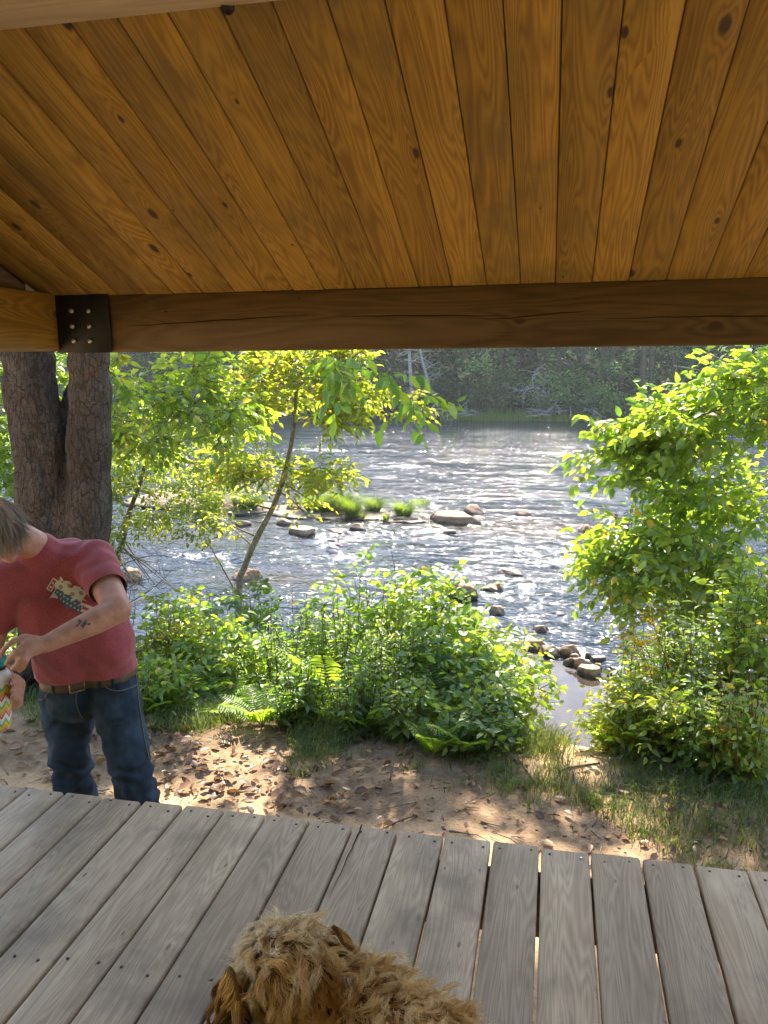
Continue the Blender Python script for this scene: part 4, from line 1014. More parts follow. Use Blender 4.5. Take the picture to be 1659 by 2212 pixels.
for _ in range(420):
    x, y = rg.uniform(-3, 1.5), rg.uniform(2.9, 4.5); a = rg.uniform(0, 6.28); L = rg.uniform(.02, .12) if rg.uniform() < .93 else rg.uniform(.15, .35)
    p = np.array([x, y, hz(x, y) + .004]); dd = np.array([math.cos(a), math.sin(a), rg.normal() * .06]) * L
    tube(mb, [p, p + dd * .5 + rg.normal(size=3) * L * .06, p + dd], [.0016 + L * .012, .0014 + L * .01, .001], 5)
tag(mb.build('fallen_twigs', M['twig']), 'small broken twigs scattered over the ground', 'twigs', kind='stuff')
mb = MB(); vI, fI = ico(1)
for _ in range(1500):
    x, y = rg.uniform(-3, 1.6), rg.uniform(2.5, 4.5); s = .003 + .009 * rg.uniform() ** 3
    mb.add(vI * (1 + .2 * rg.normal(size=(len(vI), 1))) * [s, s * rg.uniform(.6, 1), s * .55] + [x, y, hz(x, y) + s * .2], fI)
tag(mb.build('pebbles', M['rock'], smooth=False), 'small pebbles and crumbs of soil on the bare ground', 'pebbles', kind='stuff')
# sand-coloured crumbs keep the bare strip from reading as a smooth sheet
# ================================================================= RIVER ISLAND
mound = MB()
def isl(cx, cy, w, d, h, seed):
    rg = np.random.default_rng(seed); v, f = ICO4
    p = v * [1, 1, 1]; nn = np.array([mnoise.fractal(V3(q * 1.9 + seed), 1, 2, 3) for q in v]); p = p * (1 + .25 * nn[:, None])
    c = PZ(cx, cy, WZ); mound.add(p * [w, d, h] + c, f)
isl(*c3(500, 690), 1.35, .9, .10, 1); isl(*c3(690, 708), .5, .45, .08, 2); isl(*c3(815, 725), .5, .4, .07, 3); isl(*c3(130, 680), 1.3, .8, .10, 4); isl(*c3(-30, 650), 1.6, 1.2, .2, 5)
tag(mound.build('gravel_bar', M['rock3'], smooth=True), kind='structure')
def sedge(cx, cy, wpx, hpx, n, seed, label, dpt=.35, lie=1.05):
    rg = np.random.default_rng(seed); c = PZ(cx, cy, WZ); dep = c @ CAM[2]; w = wpx * dep / FPX / 2; h = hpx * dep / FPX
    a = rg.uniform(0, 6.28, n); r = np.sqrt(rg.uniform(0, 1, n))
    p = c + np.stack([np.cos(a) * r * w * .6, np.sin(a) * r * w * dpt + w * dpt, .04 + 0 * r], -1)
    az = a; L = h * rg.uniform(.8, 1.6, n) * (1.12 - .55 * r ** 2); v, f3, f4, t = blades(rg, p, L, .003 + .003 * rg.uniform(0, 1, n), np.clip(.5 + .2 * rg.normal(size=n), 0, 1), lie, az)
    mb = MB(); mb.add(v, f3, f4, t); tag(mb.build('sedge_clump', M['sedge'], loc=c, smooth=False), label, 'grass clump', 'sedge clumps in midstream')
sedge(*c3(470, 705), 110, 36, 3000, 1, 'widest bed of bright sedge, covering the stony island')
sedge(*c3(560, 700), 60, 40, 1500, 6, 'tall middle part of the island sedge, just behind the nearest clump')
sedge(*c3(605, 718), 36, 36, 900, 2, 'nearest bright clump at the front corner of the grassy island')
sedge(*c3(692, 702), 44, 32, 1000, 3, 'round sedge clump standing alone beside the grassy island')
sedge(*c3(815, 722), 46, 32, 1000, 4, 'smallest round sedge clump, nearest to the broad flat slab')
sedge(*c3(648, 726), 14, 15, 120, 5, 'tiny tuft of sedge in front of the grassy island')
sedge(*c3(746, 732), 16, 16, 120, 8, 'tiny tuft of sedge beside the smallest round clump')
sedge(*c3(165, 695), 74, 40, 1800, 7, 'darker sedge clump left of the sapling, before the pale ledge')
sedge(*c3(20, 690), 50, 40, 1000, 9, 'far-left sedge clump under the yellowish tree')
sedge(*c3(880, 668), 70, 10, 300, 10, 'flattened pale water grass trailing behind the smallest clump', .5, 1.6)
# dull willow shrub at the left end of the bar
plant_root = empty('willow_shrub', PZ(*c3(60, 640), WZ), 'dull grey-green willow shrub behind the far-left sedges', 'shrub')
rg = np.random.default_rng(71); wood, lv = MB(), Leaves(); c = PZ(*c3(60, 640), WZ)
for _ in range(70):
    e = c + np.array([rg.normal() * 1.0, rg.normal() * .6, rg.uniform(.5, 1.5)]); pp = curve_path(c + rg.normal(size=3) * [.5, .3, 0], e, rg, 5, .05, .08); tube(wood, pp, np.linspace(.012, .004, 5), 4)
    for m in (2, 3, 4):
        for _ in range(2): spray(lv, rg, pp[m], nrm(rg.normal(size=3) + [0, 0, .3]), .25, 6, .09, .02, .5, .5, .2)
wood.build('stems', M['twig'], plant_root); m = MB(); lv.to(m); m.build('leaves', M['leaf_blue'], plant_root, smooth=False)

# unseen woods added behind the pavilion to dim light from the rear
lv = Leaves(); rg = np.random.default_rng(95); N = 15000
X = rg.uniform(-20, 20, N); Yf = -9 - 5 * rg.uniform(0, 1, N); Zf = GZ + 12 * rg.uniform(0, 1, N)
lv.add(np.stack([X, Yf, Zf], -1), rg.normal(size=(N, 3)), np.array([0, 0, 1]) + rg.normal(size=(N, 3)) * .6, rg.uniform(.5, 1.0, N), rg.uniform(.3, .6, N), np.clip(rg.normal(.45, .2, N), 0, 1))
mb = MB(); lv.to(mb); tag(mb.build('woods', M['leaf_dk'], smooth=False), 'unseen woods added behind the pavilion to dim light from the rear', 'woods', kind='stuff')
# ================================================================= FAR BANK
def conifer_mesh(seed, H, R, lmat, bare=.0):
    rg = np.random.default_rng(seed); tk = MB(); tube(tk, [(0, 0, -.4), (0, 0, H * .5), (0, 0, H)], [.16, .10, .02], 7)
    lv = Leaves(); z = .3 + bare * H
    while z < H - .2:
        f = 1 - z / H; r = R * (f ** .75) * rg.uniform(.6, 1.1)
        for _ in range(3):
            a = rg.uniform(0, 6.28); d = np.array([math.cos(a), math.sin(a), 0]); m = max(3, int(r * 4.0))
            t = np.linspace(.25, 1, m); p = d * (r * t)[:, None] + np.array([0, 0, z]) + np.stack([0 * t, 0 * t, -.28 * r * t ** 1.6], -1)
            sd = np.cross(d, [0, 0, 1]); rr = rg.normal(size=(m, 3)); bt = rg.normal(.48, .26)
            for s in (-1, 1): lv.add(p + rr * .06, d * .6 + sd * s * .7 + [0, 0, -.3] + rg.normal(size=(m, 3)) * .25, np.array([0, 0, 1]) + rg.normal(size=(m, 3)) * .3, rg.uniform(.28, .5, m), rg.uniform(.10, .18, m), np.clip(rg.normal(bt, .09, m), 0, 1))
        z += rg.uniform(.14, .24)
    return tk, lv
def broad_mesh(seed, H, R):
    rg = np.random.default_rng(seed); tk = MB(); tube(tk, [(0, 0, -.4), (.1, 0, H * .4), (0, .1, H * .8)], [.13, .10, .04], 7)
    lv = Leaves()
    for _ in range(46):
        c = rnd_in_ellipsoid(rg, (0, 0, H * .55), (R, R * .8, H * .48), .4); m = 26
        pts_ = np.array([rnd_in_ellipsoid(rg, c, (.65, .6, .38)) for _ in range(m)]); tube(tk, [(0, 0, c[2] * .6), c * [.5, .5, .9], c], [.04, .03, .01], 4)
        lv.add(pts_, rg.normal(size=(m, 3)) * [1, 1, .4] + [0, 0, -.2], np.array([0, 0, 1]) + rg.normal(size=(m, 3)) * .45, rg.uniform(.16, .3, m), rg.uniform(.10, .18, m), np.clip(rg.normal(.5 + .26 * rg.normal(), .09, m), 0, 1))
    return tk, lv
def as_objs(tk, lv, lmat, tmat='twig'):
    a = tk.build('trunk', M[tmat]); m = MB(); lv.to(m); b = m.build('crown', M[lmat], smooth=False); return a, b
protos = []
for s, H, R in ((1, 12, 2.3), (2, 14, 2.6), (3, 10, 2.1)): protos.append(as_objs(*conifer_mesh(s, H, R, 'far1'), 'far1'))
for s, H, R in ((4, 7.0, 2.2), (5, 8.5, 2.5)): protos.append(as_objs(*broad_mesh(s, H, R), 'far2'))
protos.append(as_objs(*conifer_mesh(9, 13, 2.2, 'far1', .28), 'far1'))          # bare lower trunk
protos.append(as_objs(*broad_mesh(7, 2.3, 1.3), 'far2'))                        # waterside bush
used = set()
def far_thing(k, px, Y, sc, rz, name, label, cat, group):
    q = P(px, 880, Y); z = hz(q[0], Y) - .1
    root = empty(name, (q[0], Y, z), label, cat, group); root.scale = (sc, sc, sc); root.rotation_euler = (0, 0, rz)
    for o in protos[k]:
        c = o if (k, o.name) not in used and k not in used else o.copy()
        if c is not o: COL.objects.link(c)
        c.parent = root
    used.add(k)
    return root
GF = 'trees lining the far bank'; rg = np.random.default_rng(81)
FT = [
 (0, 150, 48, 'dark spruce seen between the forked trunk stems'), (3, 255, 47.5, 'round-crowned far tree just right of the forked trunk'), (1, 330, 49, 'tall dark spruce behind the sweeping branches'), (0, 410, 48, 'spruce left of the sapling crown, across the river'),
 (3, 470, 47.2, 'light far broadleaf tree left of the sapling crown'), (2, 530, 48.5, 'small spruce hidden mostly by the sapling crown tip'), (1, 600, 49, 'dark spruce directly behind the sapling crown'), (0, 680, 48, 'spruce behind the right half of the sapling crown'),
 (4, 740, 47.5, 'broadleaf far tree behind the hanging branch'), (2, 800, 48.2, 'spruce left of the white dead trunk'), (1, 850, 49.5, 'tall spruce right behind the white dead trunk'), (0, 930, 48.5, 'spruce behind the leaning dead trunk'),
 (1, 985, 49, 'dark spruce right of the leaning dead trunk'), (3, 1035, 47.6, 'pale green broadleaf tree at the middle of the far bank'), (4, 1085, 48.2, 'taller pale broadleaf tree above the bank grass'), (0, 1120, 50, 'dark spruce in the gap above the fallen grey tree'),
 (2, 1165, 48, 'spruce behind the fallen grey tree'), (5, 1205, 48, 'spruce with a bare lower trunk above the fallen tree'), (3, 1250, 47.4, 'round broadleaf tree right of the fallen grey tree'), (4, 1300, 47.8, 'wide grey-green tree before the darkest spruces'),
 (1, 1340, 50, 'tall dark spruce behind the wide grey-green tree'), (5, 1385, 48, 'far tree with the pair of bare pale trunks by the right-hand leaves'), (5, 1402, 48.3, 'bare-trunked far tree standing second from the right-hand leaves'), (0, 1450, 48.5, 'dark spruce just above the tips of the right-hand tree'),
 (1, 1510, 49, 'dark spruce under the beam near the right edge'), (4, 1560, 48, 'broadleaf far tree glimpsed through the right-hand tree'), (0, 1625, 48.5, 'spruce at the far right behind the leafy twigs'), (1, 60, 49, 'spruce behind the left stem of the forked tree'), (4, 15, 48, 'broadleaf tree across the river at the left edge'),
]
for i, (k, px, Y, lab) in enumerate(FT):
    far_thing(k, px, Y, rg.uniform(.85, 1.15), rg.uniform(0, 6.28), 'spruce_tree' if k in (0, 1, 2, 5) else 'broadleaf_tree', lab, 'tree', GF)
GB = 'bushes at the far waterline'
for i, (px, Y, lab) in enumerate([(270, 46.2, 'waterline bush across the river right of the forked trunk'), (420, 46.2, 'waterline bush left of the sapling across the river'), (760, 46.2, 'waterline bush under the hanging branch'), (830, 46.4, 'waterline bush left of the bleached root tangle'),
        (955, 46.4, 'waterline bush right of the leaning dead trunk'), (1020, 46.3, 'round light bush above the strip of bank grass'), (1090, 46.8, 'low bush at the right end of the bank grass'), (1180, 46.3, 'bush tangled in the fallen grey tree'), (1235, 46.3, 'bush right of the fallen grey tree at the waterline'),
        (1290, 46.4, 'bush behind the driftwood heap on the right'), (1345, 46.4, 'bush above the leftmost tip of the right-hand tree'), (1410, 46.3, 'bush low at the far waterline among the right-hand tips')]):
    far_thing(6, px, Y, rg.uniform(.75, 1.2), rg.uniform(0, 6.28), 'waterside_bush', lab, 'bush', GB)
# forest behind, tinted dark to paint the shaded gaps between crowns
lv = Leaves(); rg = np.random.default_rng(91); N = 26000
X = rg.uniform(-62, 34, N); Yf = 51 + 24 * rg.uniform(0, 1, N) ** 1.3; Zf = height(X, Yf) + 13 * rg.uniform(0, 1, N) * (.75 + .25 * wob(X, Yf, .6))
lv.add(np.stack([X, Yf, Zf], -1), rg.normal(size=(N, 3)) * [1, 1, .5] + [0, 0, -.3], np.array([0, 0, 1]) + rg.normal(size=(N, 3)) * .4, rg.uniform(.5, 1.0, N), rg.uniform(.25, .5, N), np.clip(rg.normal(.12, .12, N), 0, 1))
mb = MB(); lv.to(mb); tag(mb.build('forest', M['far1'], smooth=False), 'dark dense forest rising behind the far bank trees', 'forest', kind='stuff')
# dead trees
def dead(label, pts, r0, seed, nb, name='dead_tree', bl=1.2):
    rg = np.random.default_rng(seed); pts = smooth_path(pts, 5); mb = MB(); root = empty(name, pts[0], label, 'dead tree', 'bleached dead trees on the far bank')
    tube(mb, pts, np.linspace(r0, r0 * .4, len(pts)), 7); mb.build('trunk', M['dead'], root); mb = MB()
    for _ in range(nb):
        k = rg.integers(3, len(pts)); d = nrm(rg.normal(size=3) * [1, .8, .5] + [0, 0, -.15]); L = bl * rg.uniform(.4, 1)
        pp = curve_path(pts[k], pts[k] + d * L, rg, 5, .06, .12); tube(mb, pp, np.linspace(.028, .008, 5), 4)
        for m in (2, 3): tube(mb, [pp[m], pp[m] + nrm(rg.normal(size=3) + d) * L * .35], [.014, .006], 4)
    mb.build('branches', M['dead'], root)
YD = 45.9
dead('upright bleached dead trunk across the river below the hanging leaves', [P(892, 900, YD), P(888, 830, YD), P(884, 760, YD), P(880, 640, YD)], .15, 1, 26)
dead('leaning bleached dead trunk right of the upright one', [P(948, 880, YD), P(930, 835, YD), P(915, 790, YD), P(905, 740, YD), P(898, 690, YD)], .11, 2, 30)
dead('fallen grey tree with arching bare limbs at the far waterline', [P(1215, 892, YD - .2), P(1190, 862, YD - .2), P(1160, 838, YD - .2), P(1125, 845, YD - .2)], .09, 3, 26, 'fallen_tree', 1.7)
dead('bare grey snag poking up from the fallen tree', [P(1155, 840, YD), P(1150, 815, YD), P(1168, 792, YD)], .05, 4, 10, 'dead_snag', .8)
def drift(label, px0, px1, py, n, seed):
    rg = np.random.default_rng(seed); mb = MB(); c = P((px0 + px1) / 2, py, 45.1)
    for _ in range(n):
        a = P(rg.uniform(px0, px1), py + rg.uniform(-14, 4), 45.2 + rg.uniform(-.4, .6)); d = nrm(rg.normal(size=3) * [1, .5, .55]) * rg.uniform(.5, 1.5)
        pp = curve_path(a, a + d, rg, 5, .05, .12); tube(mb, pp, np.linspace(.04, .012, 5), 5)
    tag(mb.build('driftwood_heap', M['dead'], loc=c), label, 'driftwood', 'driftwood on the far bank')
drift('tangled grey roots and driftwood at the foot of the upright dead trunk', 880, 945, 897, 26, 1)
drift('long heap of grey driftwood below the fallen tree', 1130, 1300, 898, 30, 2)
drift('thin line of sticks left of the bank grass', 960, 1020, 897, 22, 3)
rg = np.random.default_rng(93); N = 5000; q0, q1 = P(950, 900, 45)[0], P(1300, 900, 45)[0]
X = rg.uniform(q0, q1, N); Yf = 45.0 + 1.6 * rg.uniform(0, 1, N); Zf = np.maximum(height(X, Yf), WZ)
v, f3, f4, t = blades(rg, np.stack([X, Yf, Zf], -1), .2 + .3 * rg.uniform(0, 1, N), .012 + .01 * rg.uniform(0, 1, N), np.clip(rg.normal(.5, .2, N), 0, 1), .6)
mb = MB(); mb.add(v, f3, f4, t); tag(mb.build('bank_grass', M['sedge'], smooth=False), 'strip of bright green grass at the far waterline', 'grass', kind='stuff')
# ================================================================= LIVING THINGS
def capsule(mb, p0, r0, p1, r1, n=18, k=5):
    p0 = np.asarray(p0, float); p1 = np.asarray(p1, float); d = p1 - p0; L = np.linalg.norm(d); d = d / max(L, 1e-9)
    a = np.linspace(-np.pi / 2, 0, k + 1)[1:]; path = []; rad = []
    for q in a: path.append(p0 + d * math.sin(q) * r0); rad.append(max(math.cos(q) * r0, 1e-4))
    for q in np.linspace(0, np.pi / 2, k + 1)[:-1]: path.append(p1 + d * math.sin(q) * r1); rad.append(max(math.cos(q) * r1, 1e-4))
    ref = np.array([.3, .2, .9]) if abs(d[2]) < .9 else np.array([1, .2, 0]); u = nrm(np.cross(d, ref)); w = np.cross(d, u)
    t = np.linspace(0, 2 * np.pi, n, endpoint=False)
    v = (np.array(path)[:, None] + np.array(rad)[:, None, None] * (np.cos(t)[None, :, None] * u + np.sin(t)[None, :, None] * w)).reshape(-1, 3)
    m = len(path); i = np.arange(m - 1)[:, None] * n; j = np.arange(n)[None]; kk = (j + 1) % n
    f = np.stack([i + j, i + kk, i + n + kk, i + n + j], -1).reshape(-1, 4)
    v = np.concatenate([v, [p0 - d * r0, p1 + d * r1]]); f3 = []
    for q in range(n): f3 += [(m * n, (q + 1) % n, q), (m * n + 1, (m - 1) * n + q, (m - 1) * n + (q + 1) % n)]
    mb.add(v, f3, f)
def bvh_of(ob):
    me = ob.data; off = parent_world(ob.parent)
    return BVHTree.FromPolygons([tuple(np.array(v.co) + off) for v in me.vertices], [tuple(p.vertices) for p in me.polygons])
def sample_surface(rg, ob, n):
    me = ob.data; me.calc_loop_triangles(); off = parent_world(ob.parent)
    co = np.empty(len(me.vertices) * 3, np.float32); me.vertices.foreach_get('co', co); co = co.reshape(-1, 3) + off
    no = np.empty(len(me.vertices) * 3, np.float32); me.vertices.foreach_get('normal', no); no = no.reshape(-1, 3)
    tr_ = np.empty(len(me.loop_triangles) * 3, np.int32); me.loop_triangles.foreach_get('vertices', tr_); tr_ = tr_.reshape(-1, 3)
    a, b, c = co[tr_[:, 0]], co[tr_[:, 1]], co[tr_[:, 2]]
    ar = np.linalg.norm(np.cross(b - a, c - a), axis=1); k = rg.choice(len(tr_), n, p=ar / ar.sum())
    u = rg.uniform(0, 1, (n, 2)); s = u.sum(1) > 1; u[s] = 1 - u[s]
    p = a[k] + (b[k] - a[k]) * u[:, :1] + (c[k] - a[k]) * u[:, 1:]
    return p, nrm(no[tr_[k]].mean(1))
def fur(rg, name, pts, nor, comb, length, width, mat, parent, tint, nclump=900, curl=.008, segs=8, lift=.55, wave=26., clump=.75, droop=0.0):
    """strands as thin ribbons gathered into wavy locks"""
    n = len(pts); ck = rg.choice(n, min(nclump, n), replace=False); C = pts[ck]
    own = np.empty(n, int)
    for i in range(0, n, 4000): own[i:i + 4000] = np.argmin(((pts[i:i + 4000, None] - C[None]) ** 2).sum(-1), 1)
    cdir = comb(C, nor[ck]); cdir = nrm(cdir + rg.normal(size=cdir.shape) * .35)
    cl = np.broadcast_to(length, (n,))[ck] * rg.uniform(.7, 1.25, len(C)); ph = rg.uniform(0, 6.28, len(C)); wv = wave * rg.uniform(.6, 1.4, len(C)); ca = curl * rg.uniform(.5, 1.6, len(C))
    t = np.linspace(0, 1, segs + 1)
    def lock(base, idx, L):
        d = cdir[idx]; nn = nor[ck][idx]; s = nrm(np.cross(d, nn)); q = np.cross(s, d)
        x = base[:, None] + d[:, None] * (L[:, None, None] * t[None, :, None]) + nn[:, None] * (lift * L[:, None, None] * (t * (1 - .75 * t))[None, :, None])
        w = np.sin(ph[idx][:, None] + wv[idx][:, None] * L[:, None] * 4 * t[None]) ; w2 = np.cos(ph[idx][:, None] + wv[idx][:, None] * L[:, None] * 4 * t[None])
        g = (t ** .8)[None] * ca[idx][:, None]
        return x + s[:, None] * (w * g)[..., None] + q[:, None] * (w2 * g * .8)[..., None], s
    Ls = cl[own] * rg.uniform(.75, 1.1, n)
    x, s = lock(pts, own, Ls); xc, _ = lock(C[own], own, Ls)
    k = (clump * t ** 1.2)[None, :, None]; x = x * (1 - k) + (xc + (pts - C[own])[:, None] * .25) * k + rg.normal(size=(n, 1, 3)) * (t ** 1.5)[None, :, None] * .002
    x[..., 2] -= droop * (t ** 1.8)[None]
    W = (width * (1 - .75 * t))[None, :, None] * nrm(s + rg.normal(size=s.shape) * .7)[:, None]
    v = np.stack([x - W, x + W], 2).reshape(-1, 3); m = segs + 1
    i = (np.arange(n)[:, None] * m + np.arange(segs)[None]).reshape(-1) * 2
    f = np.stack([i, i + 1, i + 3, i + 2], -1)
    mb = MB(); mb.add(v, None, f, np.repeat(np.clip(tint + rg.normal(size=n) * .06 + (rg.normal(size=len(C)) * .1)[own], 0, 1), m * 2))
    return mb.build(name, mat, parent, smooth=True)
def hair_mat(name, stops, rough=.5):
    k = NT(name); c = k.ramp(k.attr('tint').outputs['Fac'], stops)
    d = k.n('ShaderNodeBsdfDiffuse'); k.l(c, d.inputs[0]); t = k.n('ShaderNodeBsdfTranslucent'); k.l(c, t.inputs[0]); g = k.n('ShaderNodeBsdfGlossy'); g.inputs['Roughness'].default_value = rough; k.l(c, g.inputs[0])
    m = k.n('ShaderNodeMixShader'); m.inputs[0].default_value = .3; k.l(d.outputs[0], m.inputs[1]); k.l(t.outputs[0], m.inputs[2])
    m2 = k.n('ShaderNodeMixShader'); m2.inputs[0].default_value = .15; k.l(m.outputs[0], m2.inputs[1]); k.l(g.outputs[0], m2.inputs[2]); return k.done(m2.outputs[0])
k = NT('skin'); n = k.noise(k.obj(), 30, 4, .6); M['skin'] = k.done(k.pbsdf(k.ramp(n, [(.3, (.36, .175, .115)), (.7, (.50, .27, .19))]), .5, k.bump(k.noise(k.obj(), 220, 3), .15, .002), .35, **{'Subsurface Weight': .08, 'Subsurface Radius': (.01, .004, .002)}))
k = NT('tattoo_ink'); M['ink'] = k.done(k.pbsdf((.07, .085, .085), .6, None, .3))
k = NT('red_heather_cotton'); v = k.obj(); n = k.noise(v, 260, 3, .7); n2 = k.noise(v, 5, 4)
M['shirt'] = k.done(k.pbsdf(k.mix(k.ramp(n, [(.4, 0.0), (.62, 1.0)]), (.235, .046, .058), (.34, .088, .098)), .9, k.bump(n2, .35, .02), .1, **{'Sheen Weight': .2}))
k = NT('dark_denim'); v = k.obj(); n = k.noise(v, 320, 3, .7); n2 = k.noise(v, 9, 5, .6)
M['denim'] = k.done(k.pbsdf(k.mix(k.ramp(n2, [(.42, 0.0), (.68, .75)]), k.ramp(n, [(.35, (.012, .020, .034)), (.7, (.028, .046, .068))]), (.06, .09, .125)), .85, k.bump(n2, .4, .015), .15))
k = NT('denim_seam'); M['seam'] = k.done(k.pbsdf((.17, .15, .11), .9, None, .1))
k = NT('brown_leather'); n = k.noise(k.obj(), 25, 4); M['leather'] = k.done(k.pbsdf(k.ramp(n, [(.3, (.07, .038, .02)), (.7, (.14, .085, .05))]), .5, None, .4))
k = NT('brass_buckle'); M['brass'] = k.done(k.pbsdf((.45, .36, .2), .35, None, .5, Metallic=.9))
for nm, c in (('w', (.62, .58, .54)), ('b', (.075, .13, .235)), ('r', (.42, .07, .06)), ('g', (.33, .27, .24))):
    k = NT('print_' + {'w': 'white', 'b': 'blue', 'r': 'red', 'g': 'grey'}[nm]); n = k.noise(k.obj(), 300, 3, .7); M['p' + nm] = k.done(k.pbsdf(k.mix(k.ramp(n, [(.45, 0.0), (.65, .5)]), c, tuple(q * .6 for q in c)), .8, None, .15))
M['hair'] = hair_mat('grey_blond_hair', [(.1, (.11, .09, .07)), (.5, (.26, .23, .185)), (.9, (.48, .44, .38))])
M['fur'] = hair_mat('golden_curly_fur', [(.0, (.07, .034, .012)), (.25, (.27, .14, .045)), (.5, (.70, .45, .17)), (.75, (.88, .68, .36)), (1.0, (.88, .78, .58))])
k = NT('dark_skin_under_fur'); M['dogskin'] = k.done(k.pbsdf((.16, .085, .033), .9, None, .1))
k = NT('black_nose'); M['nose'] = k.done(k.pbsdf((.015, .013, .012), .35, None, .5))

# ----------------------------------------------------------------- the man
man = empty('person', (*P(215, 1600, 2.78)[:2], GZ), 'man in a red T-shirt, brown belt and dark jeans bending over an open bottle', 'person')
hipL, hipR = P(140, 1500, 2.84), P(246, 1492, 2.80)        # picture left / right
knL, knR = P(160, 1695, 2.74), P(292, 1695, 2.68)
anL = np.array([knL[0] + .01, knL[1] + .08, GZ + .09]); anR = np.array([knR[0] + .03, knR[1] + .07, GZ + .09])
pel, bel, che, ucf, nek = P(194, 1462, 2.80), P(188, 1392, 2.73), P(142, 1285, 2.66), P(118, 1225, 2.64), P(72, 1178, 2.55)
shR, shL = P(203, 1212, 2.66), P(12, 1255, 2.52)
elR, wrR = P(255, 1318, 2.47), P(98, 1392, 2.26)
elL, wrL = P(-25, 1405, 2.55), P(32, 1515, 2.36)
headc = P(-8, 1136, 2.40)
bod = MB()
hx = nrm(shR - shL)
for s in (-1, 1):
    capsule(bod, pel + hx * s * .06, .100, bel + hx * s * .05 + [0, .03, .03], .10); capsule(bod, bel + hx * s * .05 + [0, .03, .03], .10, che + hx * s * .07, .125); capsule(bod, che + hx * s * .07, .115, ucf + hx * s * .05, .09)
capsule(bod, ucf, .08, nek, .058); capsule(bod, nek, .06, headc + (nek - headc) * .35, .058)
for h, kn, an in ((hipL, knL, anL), (hipR, knR, anR)):
    capsule(bod, h, .085, kn, .06); capsule(bod, kn + [0, .01, 0], .058, (kn + an) / 2 + [0, .02, .05], .055); capsule(bod, (kn + an) / 2 + [0, .02, .05], .054, an, .04)
    capsule(bod, an, .042, an + [0, -.02, -.04], .045); capsule(bod, an + [0, .03, -.05], .036, an + [0, -.15, -.06], .032)
for s, e, w_ in ((shR, elR, wrR), (shL, elL, wrL)):
    capsule(bod, ucf + (s - ucf) * .4, .07, s, .066); capsule(bod, s, .064, e, .049); q = e + (w_ - e) * .3; capsule(bod, e, .047, q, .048); capsule(bod, q, .048, w_, .030)
# head with a face turned down to the bottle
fd = nrm(P(-52, 1235, 2.30) - headc); up_ = nrm(nrm(headc - nek) - fd * (fd @ nrm(headc - nek))); sd_ = np.cross(fd, up_)
hr = np.stack([sd_, fd, up_], 1)
ellipsoid(bod, headc + up_ * .018, (.076, .095, .09), hr); ellipsoid(bod, headc + fd * .035 - up_ * .045, (.060, .066, .075), hr)
hp = lambda s, f, u: headc + sd_ * s + fd * f + up_ * u
capsule(bod, hp(0, .094, .012), .010, hp(0, .118, -.030), .014)            # nose
for s in (-1, 1):
    capsule(bod, hp(s * .018, .09, .030), .011, hp(s * .048, .078, .028), .010); capsule(bod, hp(s * .03, .078, -.03), .022, hp(s * .042, .06, -.025), .022)
    ellipsoid(bod, hp(s * .08, -.008, -.01), (.008, .018, .031), hr); capsule(bod, hp(s * .012, .119 - .012, -.036), .009, hp(s * .014, .1, -.036), .009)
capsule(bod, hp(-.022, .086, -.062), .009, hp(.022, .086, -.062), .009); capsule(bod, hp(-.018, .084, -.076), .009, hp(.018, .084, -.076), .009); capsule(bod, hp(-.012, .078, -.105), .019, hp(.012, .078, -.105), .019)
# hands
def finger(pts, rad):
    for i in range(len(pts) - 1): capsule(bod, pts[i], rad[i], pts[i + 1], rad[i + 1], 12, 4)
kn_ = [P(52, 1377, 2.225), P(56, 1390, 2.205), P(60, 1402, 2.20), P(64, 1412, 2.205)]
for kk in kn_: capsule(bod, wrR, .026, kk, .0145, 12, 4)
fr = [.0125, .0105, .0098, .0085]
finger([kn_[0], P(26, 1386, 2.19), P(9, 1402, 2.185), P(-1, 1420, 2.19)], fr)
finger([kn_[1], P(34, 1408, 2.17), P(20, 1424, 2.17), P(14, 1433, 2.18)], fr)
finger([kn_[2], P(46, 1422, 2.17), P(35, 1438, 2.175), P(26, 1444, 2.19)], fr)
finger([kn_[3], P(57, 1428, 2.18), P(50, 1443, 2.19), P(42, 1450, 2.20)], [.011, .009, .0085, .0075])
finger([wrR + (kn_[0] - wrR) * .35 + [0, .02, -.005], P(48, 1405, 2.27), P(18, 1420, 2.275)], [.017, .013, .010])
bc0, bc1 = P(-3, 1572, 2.235), P(-3, 1444, 2.235)            # bottle axis
pk = P(40, 1478, 2.31)
capsule(bod, wrL, .028, pk, .024)
for i, (a, b, c) in enumerate((((40, 1466), (37, 1462), (27, 1458)), ((42, 1480), (38, 1478), (27, 1476)), ((42, 1494), (37, 1494), (27, 1492)), ((40, 1508), (35, 1508), (27, 1506)))):
    finger([P(*a, 2.30), P(*b, 2.245), P(*c, 2.205)], [.0115, .010, .009])
finger([wrL + (pk - wrL) * .5, P(20, 1462, 2.31), P(0, 1450, 2.29)], [.015, .012, .010])
body, _ = fuse('body', bod, .0062, 4, M['skin'], man)
